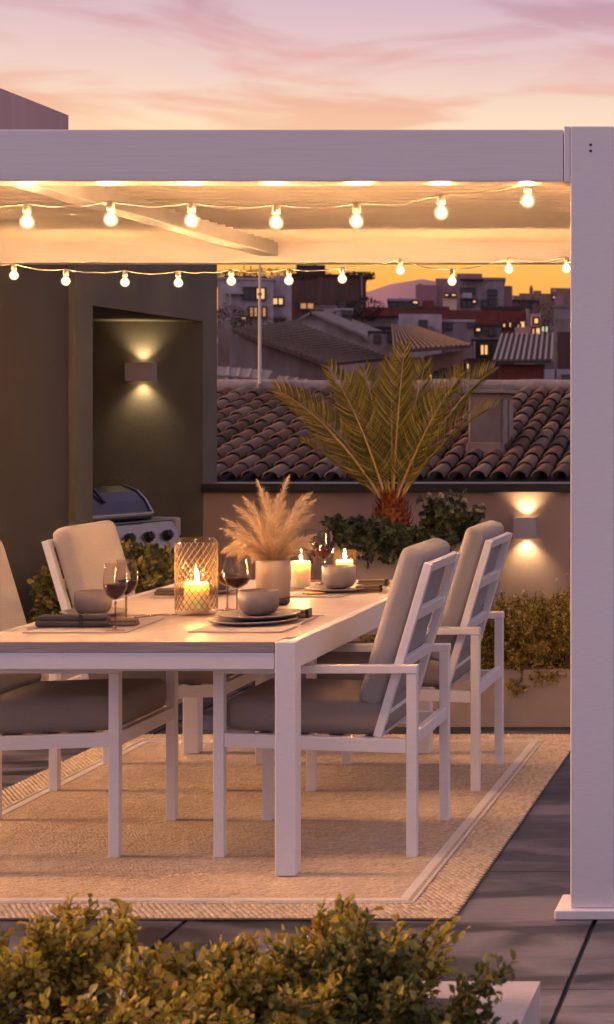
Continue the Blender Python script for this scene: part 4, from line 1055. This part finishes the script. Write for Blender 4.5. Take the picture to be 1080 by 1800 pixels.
KT = 3.4                                                               # one photo-survey metre of the town in real metres
class Frame:
    """plan frame of a building turned to face the terrace: local x across its front, y into its depth"""
    def __init__(s, pxc, Y):
        Y = Y * KT; k = (pxc - VX) / FPX; s.c = V((k * Y, Y, 0)); s.r = V((k, 1, 0)).normalized(); s.p = V((s.r.y, -s.r.x, 0)); s.Y = Y; s.rz = math.atan2(s.p.y, s.p.x)
    def x(s, px, yo=0.0):
        """local x of the photo column px on the plane at depth yo"""
        k = V(((px - VX) / FPX, 1, 0)); o = s.c + s.r * yo; t = o.dot(s.r) / k.dot(s.r); return (k * t - o).dot(s.p)
    def z(s, py, yo=0.0): return EYE + (VY - py) / FPX * (s.Y + yo * s.r.y)
    def local(s, w): d = V((w.x, w.y, 0)) - s.c; return V((d.dot(s.p), d.dot(s.r), w.z))

def lbox(t, nm, m, f, px0, px1, py0, py1, y0, d, z0=None):
    """box from photo rectangle on plane y0, d deep; part of t"""
    b = MB(); y0 *= KT; d *= KT; b.box(f.x(px0, y0), f.x(px1, y0), y0, y0 + d, (f.z(py1, y0) if z0 is None else z0) - t.location.z, f.z(py0, y0) - t.location.z)
    return b.build(nm, m, t)

def addwin(t, f, rect, lit, y0=0.0, frame='frame'):
    y0 *= KT; x0, y0_, x1, y1 = rect; xa, xb = f.x(x0, y0), f.x(x1, y0); za, zb = f.z(y1, y0) - t.location.z, f.z(y0_, y0) - t.location.z
    q = 0.0009 * f.Y; e = 0.0018 * f.Y; b = MB(); yf, yb_ = y0 - e, y0 + .02
    b.box(xa - q, xa, yf, yb_, za - q, zb + q); b.box(xb, xb + q, yf, yb_, za - q, zb + q); b.box(xa, xb, yf, yb_, za - q, za); b.box(xa, xb, yf, yb_, zb, zb + q)
    if (x1 - x0) > 9: b.box((xa + xb) / 2 - q * .5, (xa + xb) / 2 + q * .5, y0 - e * .9, yb_, za, zb)
    w = b.build('window', frame, t)
    b = MB(); b.box(xa, xb, y0 - e * .4, y0 + .015, za, zb); b.build('pane', {0: 'pane', 1: 'winlit', 2: 'winlit_dim', 3: 'winlit_cool'}[lit], w)

def block(name, label, px0, px1, ptop, Y, D, m, wins=(), lip=None, extra=(), cat='building', zb=None):
    """flat-roofed building: its front spans px0..px1 in the photo at distance Y"""
    f = Frame((px0 + px1) / 2, Y); zb = terrain(Y * KT) - 3 if zb is None else zb * KT
    t = thing(name, label, cat, (f.c.x, f.c.y, zb), f.rz); FR[t.name] = f
    lbox(t, 'wall', m, f, px0, px1, ptop, 0, 0, D, zb)
    for (x0, y0, x1, y1, dy, d2, mm, nm) in extra: lbox(t, nm, mm, f, x0, x1, y0, y1, dy, d2)
    if lip:
        h = 0.0013 * f.Y; b = MB(); o = .0010 * f.Y; b.box(f.x(px0) - o, f.x(px1) + o, -o, D * KT + o, f.z(ptop) - zb + .002, f.z(ptop) - zb + h); b.build('roof', lip, t)
    for w_ in wins: addwin(t, f, w_[:4], w_[4])
    return t
FR = {}
def house(name, label, front, Y, D, m, roofs, wins=(), rm='t_roof', zb=None, th=.22):
    """front outline in photo pixels at Y, walls going back D; roofs: list of four (px, py, Y) corners, eave first"""
    xs_ = [p[0] for p in front]; f = Frame((min(xs_) + max(xs_)) / 2, Y); zb = terrain(Y * KT) - 3 if zb is None else zb * KT
    t = thing(name, label, 'house', (f.c.x, f.c.y, zb), f.rz); FR[t.name] = f
    pts = sorted([V((f.x(x), 0, f.z(y) - zb)) for x, y in front], key=lambda p: p.x)
    b = MB(); b.prism([V((pts[0].x, 0, 0))] + pts + [V((pts[-1].x, 0, 0))], (0, D * KT, 0)); fixn(b.build('wall', m, t))
    for q in roofs:
        c = [f.local(at(k[0], k[1], k[2] * KT)) - V((0, 0, zb)) for k in q]; b = MB(); b.hexa([p + V((0, 0, .01)) for p in c] + [p + V((0, 0, .01 + th)) for p in c])
        if rm == 't_roof':                                             # rows of barrel tiles up the slope
            n = int((c[1] - c[0]).length / .34)
            for k in range(n + 1):
                u0, u1 = c[0].lerp(c[1], k / n), c[3].lerp(c[2], k / n); m_ = 9; j = random.Random(k)
                b.tube([u0.lerp(u1, i / m_) + V((0, 0, .01 + th + j.uniform(-.012, .012))) for i in range(m_ + 1)], .085, 6)
        b.build('roof', rm, t)
    for w_ in wins: addwin(t, f, w_[:4], w_[4])
    return t

# left: white apartment house
t = block('apartment_house', 'white apartment house with lit windows beside the olive house', 383, 481, 492, 62, 9, 't_white',
      [(440, 541, 452, 556, 2), (455, 541, 467, 556, 2), (430, 507, 449, 525, 0), (451, 507, 465, 525, 1), (425, 558, 432, 563, 1)],
      't_white', [(481, 483, 513, 640, .6, 8, 't_white', 'wing'), (398, 513, 428, 517, -.5, .5, 't_white', 'canopy'), (403, 517, 406, 546, -.5, .12, 't_white', 'canopy_post'), (394, 485, 470, 491.5, 2, 3, 't_dark', 'roof_shed'), (480, 558, 502, 568, .35, .2, 't_dark', 'balcony')])
addwin(t, FR[t.name], (481, 524, 497, 534), 1, .6)
for px, py in ((429, 466), (441, 466)):
    f = FR[t.name]; b = MB(); xx = f.x(px, 3); b.tube([(xx, 3, f.z(492, 3) - t.location.z), (xx, 3, f.z(py, 3) - t.location.z)], .05, 5); b.build('antenna', 't_dark', t)
block('apartment_building', 'long dark brown block of flats with a box on its roof', 505, 644, 486, 86, 20, 't_brown',
      [(529, 534, 551, 543, 2), (598, 530, 606, 545, 0), (626, 528, 634, 548, 0)], 't_dark',
      [(521, 466, 572, 485, 6, 8, 't_dark', 'roof_box'), (551, 463, 556, 466, 8, 2, 't_dark', 'vent'), (635, 484, 638, 545, -.25, .2, 't_mauve', 'drainpipe'), (566, 482, 594, 485.5, 1, .4, 't_cream', 'roof_railing')])
house('gabled_house', 'pale gabled house with a dark roof edge behind the brown lean-to', [(491, 584), (548, 552), (576, 560), (650, 600), (652, 640)], 47, 9, 't_white',
      [((545, 551, 46.7), (655, 599, 46.7), (700, 597, 56), (590, 552, 56)), ((490, 584, 46.7), (548, 551, 46.7), (590, 552, 56), (530, 583, 56))], (), 't_grime')
house('lean_to_house', 'long brown tiled lean-to with a grimy side wall above the near roof ridge', [(404, 591), (416, 588), (574, 644), (576, 668)], 34, 7, 't_grime',
      [((409, 587, 33.8), (576, 645, 33.8), (684, 634, 41), (520, 570, 41))])
house('white_shed', 'weathered white wall with a pointed top at the left, by the olive house', [(383, 578), (397, 560), (404, 566), (418, 592)], 37, 3, 't_grime', [])
for i, (q, lab, m_) in enumerate([(((382, 664, 25), (470, 672, 25), (480, 655, 31), (382, 648, 31)), 'low patched sheet roof at the far left, behind the ridge', 't_sheet'),
                         (((470, 690, 24.4), (560, 690, 24.4), (572, 676, 28), (490, 664, 28)), 'low pale sheet roof right of the thin mast', 't_sheet'),
                         (((383, 690, 24), (466, 690, 24), (462, 676, 25), (383, 667, 25)), 'low brown roof strip beside the foot of the mast', 't_roof')]):
    c = [at(k[0], k[1], k[2] * 2.2) for k in q]; t = thing('low_building', lab, 'building', (sum(p.x for p in c) / 4, c[0].y, -6))
    b = MB(); b.hexa([p for p in c] + [p + V((0, 0, .08)) for p in c]); fixn(b.build('roof', m_, t, world=True))
    b = MB(); zt_ = min(p.z for p in c) - .005; xs_ = sorted(p.x for p in c); b.box(xs_[1], xs_[2], c[0].y + .1, c[2].y, -6, zt_); b.build('wall', 't_grime', t, world=True)
    b = MB()
    for k in range(1, 5):
        f = k / 5; a_, c_ = c[0].lerp(c[1], f), c[3].lerp(c[2], f); b.bar(a_ + V((0, 0, .09)), c_ + V((0, 0, .09)), .10, .02)
    b.build('roof_seam', 't_grime', t, world=True)
t = block('roof_cabin', 'small white rooftop cabin with a dark window, under the brown flats', 556, 590, 541, 54, 4, 't_white', [(559, 547, 566, 553, 0)], 't_sheet')
block('roof_cabin', 'small white rooftop cabin with two stacked windows, left of the red roof', 591, 618, 546, 53, 4, 't_white', [(604, 548, 616, 554, 0), (605, 557, 616, 561, 0)], 't_white')
block('warehouse', 'low grey building under a red slab roof, left of the white hut', 639, 700, 556, 66, 10, 't_grey', [], None, [(636, 540, 702, 555.5, -.5, 11, 't_red', 'roof'), (640, 574, 700, 577, -.3, .25, 't_dark', 'gutter')])
block('warehouse', 'long red brick building with small lights along its base', 702, 930, 545, 70, 12, 't_red',
      [(885, 569, 888, 574, 1), (896, 567, 898, 574, 1), (911, 570, 914, 575, 1), (915, 565, 923, 575, 1)], None, [(845, 538, 916, 544.5, 2, 5, 't_dark', 'roof'), (700, 539, 790, 544.5, 1, 6, 't_brown', 'roof_step'), (926, 541, 931, 600, -.3, .3, 't_grey', 'corner_pier')])
block('white_hut', 'plain white wall with one dark window in front of the red brick', 701, 777, 552, 51, 6, 't_white', [(739, 565, 749, 580, 0)], None, [(755, 573, 764, 592, -.6, .55, 't_grime', 'lean_to')])
block('white_hut', 'grey white wall with a strip window right of the one-window hut', 779, 833, 566, 53, 6, 't_grey', [(781, 569, 793, 578, 0), (824, 569, 832, 573, 0)], 't_white')
block('apartment_building', 'distant mauve apartment block stepping up behind the string bulb', 731, 768, 501, 170, 25, 't_mauve', [], None, [(766, 489, 806, 540, 1, 22, 't_mauve', 'upper_storeys'), (735, 499, 742, 501, 2, 5, 't_mauve', 'roof_hut'), (743, 528, 763, 541, -3, 2.8, 't_red', 'red_annex')])
block('apartment_building', 'cream lit cube of flats below the middle string bulb', 779, 803, 517, 130, 8, 't_cream', [(783, 518, 788, 520, 1), (795, 517.5, 801, 520, 1)])
block('apartment_building', 'grey apartment tower with stacked balconies on the skyline', 803, 886, 492, 140, 18, 't_grey',
      [(860, 511, 871, 517, 0), (860, 526, 871, 533, 0), (849, 530, 858, 538, 0), (832, 529, 836, 532, 1), (812, 509, 833, 514, 0), (812, 527, 829, 538, 0)], 't_mauve',
      [(803, 481, 848, 491.5, 1, 10, 't_mauve', 'penthouse'), (810, 490, 850, 493, -1.2, 1, 't_dark', 'awning'), (813, 515, 830, 524, -1.6, 1.4, 't_white', 'balcony'), (884, 502, 901, 560, 2, 15, 't_mauve', 'stair_tower'), (868, 490, 884, 492, 1, 2, 't_cream', 'roof_railing')])
block('hilltop_town', 'distant stone town with a little domed tower on the right skyline', 903, 1010, 520, 330, 40, 't_far',
      [(973, 521, 976, 524, 1)], None, [(913, 516, 968, 521, 2, 30, 't_far', 'upper_block'), (931, 505, 937, 516.5, 4, 6, 't_far', 'tower'), (932.5, 502, 935.5, 505, 5, 4, 't_far', 'tower_dome'), (938, 511, 952, 516.5, 4, 9, 't_far', 'roof_block'), (968, 506, 1010, 521, 3, 30, 't_far', 'castle_block'), (972, 509, 978, 512, 2.5, .5, 't_cream', 'lit_gallery')])
house('tiled_cottage', 'pinkish cottage with a brown pitched roof behind the palm top', [(747, 626), (824, 613)], 38, 7, 't_pink',
      [((694, 622, 36.6), (828, 612, 37.2), (735, 580, 45), (690, 576, 44))], [(762, 655, 768, 665, 0), (777, 650, 783, 664, 0), (794, 646, 801, 659, 0), (812, 643, 816, 655, 0), (756, 659, 760, 668, 1), (820, 634, 823, 645, 1)])
block('cottage_wing', 'grey lower wing at the left of the pinkish cottage', 694, 747, 628, 37.4, 5, 't_grime', [(741, 650, 746, 662, 0)], cat='house')
block('dark_house', 'dark house with one bright window, left of the ribbed roof', 831, 876, 597, 45, 6, 't_dark', [(846, 607, 857, 623, 1)], 't_sheet', [(832, 600, 836, 640, -.3, .25, 't_grey', 'corner_pier')], 'house')
block('dark_house', 'flat dark roofed house below the bright window', 823, 872, 634, 36, 4, 't_brown', [(821.5, 640, 824, 648, 1)], 't_dark', cat='house')
t = house('ribbed_roof_shed', 'dark red shed with a ribbed sheet roof near the right', [(874, 640), (958, 640)], 31, 5, 't_red', [], (), 't_dark')
f = FR[t.name]; q = [f.local(at(k[0], k[1], k[2] * KT)) - V((0, 0, t.location.z)) for k in ((869, 639, 30.7), (969, 638, 30.7), (972, 591, 35.5), (883, 592, 35.5))]
b = MB(); b.hexa([p for p in q] + [p + V((0, 0, .15)) for p in q]); rf = fixn(b.build('roof', 't_dark', t))
b = MB()
for k in range(11):
    f = k / 10; b.bar(q[0].lerp(q[1], f) + V((0, 0, .19)), q[3].lerp(q[2], f) + V((0, 0, .19)), .13, .10)
b.build('rib', 't_rib', rf)
block('tall_house', 'tall grey house at the right edge with bricked side', 974, 1030, 541, 38, 7, 't_grey', [], 't_grime', [(979, 560, 1026, 584, -.08, .07, 't_grime', 'brick_panel'), (981, 586, 1026, 650, -.08, .07, 't_brown', 'brick_panel'), (975, 520, 990, 540.5, 1, 1, 't_mauve', 'roof_hut')], 'house')
block('roof_cabinet', 'two white panelled rooftop cabinets beside the white post', 957, 976, 649, 23, 1.2, 't_white', [], None, [(978.5, 649, 1015, 700, 0, 1.2, 't_white', 'cabinet'), (987, 658, 1010, 671, -.06, .05, 'pane', 'window'), (976.2, 648, 978.2, 700, .05, 1, 't_dark', 'gap')], 'cabinet', zb=0.8)
block('stucco_house', 'peach house front catching light above the ribbed roof', 905, 940, 575, 48, 6, 't_pink', [(937, 578, 939, 590, 1), (943, 577, 949, 591, 1)], None, [(940, 572, 972, 600, .4, 4, 't_grey', 'annex'), (934, 551, 951, 571, 2, 3, 't_pink', 'gable')], 'house')
addt = bpy.data.objects['stucco_house']; addwin(addt, FR['stucco_house'], (953, 574, 963, 583), 3, .4); addwin(addt, FR['stucco_house'], (940, 560, 946, 568), 1, 2.0)
block('low_house', 'small grey house between the gabled house and the cottage roof', 650, 702, 586, 42, 4, 't_grey', [(660, 592, 667, 600, 0), (684, 591, 690, 599, 0)], 't_dark', cat='house')
block('low_house', 'blue-grey house with one small lit window above the dark house', 833, 882, 574, 57, 5, 't_sheet', [(838, 578, 844, 582, 1), (862, 579, 868, 588, 0)], 't_dark', cat='house')
block('low_house', 'low white rooftop row with strip windows under the far hills', 684, 733, 529, 92, 6, 't_white', [(688, 532, 697, 538, 0), (701, 532, 718, 538, 0), (727, 530, 734, 533, 1)], 't_white', cat='house')
block('low_house', 'dark mauve house at the foot of the hilltop town', 890, 945, 531, 200, 8, 't_far', [(897, 536, 900, 539, 1), (915, 535, 918, 540, 0), (930, 535, 933, 540, 0)], 't_dark', cat='house')
# aerials on the roofs
ra = random.Random(31)
for o_ in [x for x in list(C.objects) if x.name.split('.')[0] in ('apartment_building', 'warehouse', 'white_hut', 'dark_house', 'low_house', 'tall_house', 'stucco_house', 'roof_cabin')]:
    f = FR[o_.name]; wl = [c for c in o_.children if c.name.split('.')[0] == 'wall'][0]
    xs_ = [v.co.x for v in wl.data.vertices]; zt_ = max(v.co.z for v in wl.data.vertices); yd = max(v.co.y for v in wl.data.vertices)
    for k in range(2 if max(xs_) - min(xs_) > 6 else 1):
        x_ = ra.uniform(min(xs_) * .8, max(xs_) * .8); hh = .0026 * f.Y * ra.uniform(.8, 1.7); y_ = ra.uniform(.1, .5) * yd; rr_ = .00016 * f.Y
        b = MB(); b.tube([(x_, y_, zt_), (x_, y_, zt_ + hh)], rr_, 5)
        for q in range(ra.randint(1, 3)): zz_ = zt_ + hh * (.95 - q * .16); ww = hh * ra.uniform(.14, .26); b.tube([(x_ - ww, y_, zz_), (x_ + ww, y_ + ww * .4, zz_)], rr_ * .6, 4)
        b.build('aerial', 't_dark', o_)
# the rest of the town to either side, far off, as one mass
rt = random.Random(77); b = MB()
for i in range(260):
    Y = rt.uniform(90, 620); k = rt.uniform(-.105, .75) if i % 3 else rt.uniform(-.9, -.345); x = k * Y; w_, d_ = rt.uniform(4, 9), rt.uniform(5, 9)
    if -.335 < (x + w_ + 1.5) / Y and (x - w_ - 1.5) / Y < -.118: continue
    zg = terrain(Y); h_ = rt.uniform(3, 7.5); b.box(x - w_, x + w_, Y, Y + d_, zg - 3, zg + h_)
    if rt.random() < .6: b.prism([(x - w_ - .3, Y - .3, zg + h_ + .01), (x - w_ - .3, Y + d_ + .3, zg + h_ + .01), (x - w_ - .3, Y + d_ / 2, zg + h_ + d_ * .22)], (2 * w_ + .6, 0, 0))
M['t_mass'] = leafmat('far_town_walls', [(.12, .08, .07), (.26, .21, .22), (.34, .29, .31), (.15, .05, .04), (.30, .20, .17)], .9, 0.0, .2)
tag(fixn(b.build('far_town', 't_mass')), 'mass of small far town houses under the orange skyline', 'town', None, 'stuff')
# dark planting on the rooftops
for i, (px, py, Y, w_, h_, lab) in enumerate([(402, 560, 58, 1.0, .9, 'dark bush in front of the white apartment house'), (392, 566, 57, .8, .8, 'dark bush at the left, touching the olive house'), (455, 572, 52, 1.2, .5, 'low dark bush below the lit double window'),
                                            (405, 488, 63, .9, .5, 'scraggly roof plants on the white apartment house, far left'), (500, 481, 64, 1.6, .35, 'dark roof garden left of the brown flats'), (630, 484, 90, 0.9, .3, 'dark roof plants on the right end of the brown flats'), (640, 541, 64, .7, .7, 'dark shrub between the brown flats and the red slab roof'), (955, 553, 75, 1.5, 1.0, 'dark tree right of the red brick building')]):
    Y *= KT; w_ *= KT; h_ *= KT; p = at(px, py, Y); hedge(lab, p.x - w_, p.x + w_, Y - 1.5, Y + 1.5, p.z - h_, p.z + h_ * .6, 1600, .0008 * Y, .0006 * Y, 'bush_far', 200 + i, 'bush', 'dark bushes among the town roofs')

# ================================================================== SKY, SUN, CAMERA
wd = bpy.data.worlds.new('World'); scene.world = wd; wd.use_nodes = True
nt = wd.node_tree; N, L = nt.nodes, nt.links
bg = N['Background']
tc = N.new('ShaderNodeTexCoord'); sx = N.new('ShaderNodeSeparateXYZ'); L.new(tc.outputs['Generated'], sx.inputs[0])
def ramp(stops):
    r = N.new('ShaderNodeValToRGB'); e = r.color_ramp.elements
    while len(e) < len(stops): e.new(0.5)
    for i, (p, c) in enumerate(stops): e[i].position = p; e[i].color = rgb(c)
    return r
# sunset side: orange at the skyline, cream, then pink and lavender; the other side: dusk lavender
fr_ = ramp([(0.0, (.90, .30, .05)), (.055, (.98, .40, .07)), (.085, (1.0, .53, .12)), (.128, (1.02, .74, .38)), (.15, (1.0, .74, .52)), (.18, (.83, .59, .55)), (.222, (.64, .45, .56)), (.42, (.46, .37, .52)), (1.0, (.24, .23, .40))])
bk_ = ramp([(0.0, (.50, .40, .56)), (.15, (.87, .66, .71)), (.4, (.58, .48, .64)), (1.0, (.24, .23, .40))])
L.new(sx.outputs['Z'], fr_.inputs['Fac']); L.new(sx.outputs['Z'], bk_.inputs['Fac'])
my = N.new('ShaderNodeMapRange'); my.inputs['From Min'].default_value = -.2; my.inputs['From Max'].default_value = .75; my.interpolation_type = 'SMOOTHSTEP'
L.new(sx.outputs['Y'], my.inputs['Value'])
mx = N.new('ShaderNodeMix'); mx.data_type = 'RGBA'; L.new(my.outputs[0], mx.inputs['Factor']); L.new(bk_.outputs['Color'], mx.inputs['A']); L.new(fr_.outputs['Color'], mx.inputs['B'])
# streaky clouds
mp = N.new('ShaderNodeMapping'); mp.inputs['Scale'].default_value = (7, 7, 34); mp.inputs['Rotation'].default_value = (0, R(6), 0); mp.inputs['Location'].default_value = (3.1, 0, 1.3); L.new(tc.outputs['Generated'], mp.inputs['Vector'])
n1 = N.new('ShaderNodeTexNoise'); n1.inputs['Scale'].default_value = 1.0; n1.inputs['Detail'].default_value = 6; n1.inputs['Roughness'].default_value = .5; n1.inputs['Distortion'].default_value = .6; L.new(mp.outputs[0], n1.inputs['Vector'])
cr = N.new('ShaderNodeMapRange'); cr.inputs['From Min'].default_value = .44; cr.inputs['From Max'].default_value = .62; cr.interpolation_type = 'SMOOTHSTEP'; L.new(n1.outputs['Fac'], cr.inputs['Value'])
cl = ramp([(0.0, (.80, .30, .10)), (.10, (.95, .52, .22)), (.15, (.90, .50, .33)), (.18, (.80, .43, .38)), (.205, (.62, .36, .41)), (.24, (.42, .28, .42)), (1, (.45, .33, .45))]); L.new(sx.outputs['Z'], cl.inputs['Fac'])
ce = N.new('ShaderNodeMapRange'); ce.inputs['From Min'].default_value = .09; ce.inputs['From Max'].default_value = .16; ce.inputs['To Max'].default_value = 1.0; L.new(sx.outputs['Z'], ce.inputs['Value'])
cm = N.new('ShaderNodeMath'); cm.operation = 'MULTIPLY'; L.new(cr.outputs[0], cm.inputs[0]); L.new(ce.outputs[0], cm.inputs[1])
mx2 = N.new('ShaderNodeMix'); mx2.data_type = 'RGBA'; L.new(cm.outputs[0], mx2.inputs['Factor']); L.new(mx.outputs['Result'], mx2.inputs['A']); L.new(cl.outputs['Color'], mx2.inputs['B'])
L.new(mx2.outputs['Result'], bg.inputs['Color']); bg.inputs['Strength'].default_value = SKY_STRENGTH = 0.86

sl = bpy.data.lights.new('sun', 'SUN'); sl.energy = 4.0; sl.color = (1, .50, .23); sl.angle = R(14)
so = bpy.data.objects.new('sun', sl); C.objects.link(so)
so.rotation_euler = V((-1.0, 0.02, 0.34)).to_track_quat('Z', 'Y').to_euler()

cd = bpy.data.cameras.new('camera'); co = bpy.data.objects.new('camera', cd); C.objects.link(co)
co.location = (0, 0, EYE); co.rotation_euler = (R(90), 0, 0)
cd.sensor_fit = 'VERTICAL'; cd.sensor_height = 36.0; cd.sensor_width = 36.0; cd.lens = 36.0 * FPX / 1800.0
cd.shift_x = -(VX - 540) / 1800.0; cd.shift_y = -(900 - VY) / 1800.0
cd.clip_start = 0.05; cd.clip_end = 9000
cd.dof.use_dof = True; cd.dof.focus_distance = 6.4; cd.dof.aperture_fstop = 9.0
scene.camera = co
scene.view_settings.view_transform = 'Standard'; scene.view_settings.look = 'None'; scene.view_settings.exposure = 0.27; scene.view_settings.gamma = 1
scene.render.engine = 'CYCLES'
cy = scene.cycles
cy.use_denoising = True; cy.sample_clamp_indirect = 4.0; cy.sample_clamp_direct = 0
cy.max_bounces = 8; cy.diffuse_bounces = 4; cy.glossy_bounces = 3; cy.transmission_bounces = 4; cy.transparent_max_bounces = 24
cy.caustics_reflective = False; cy.caustics_refractive = False; cy.use_light_tree = True
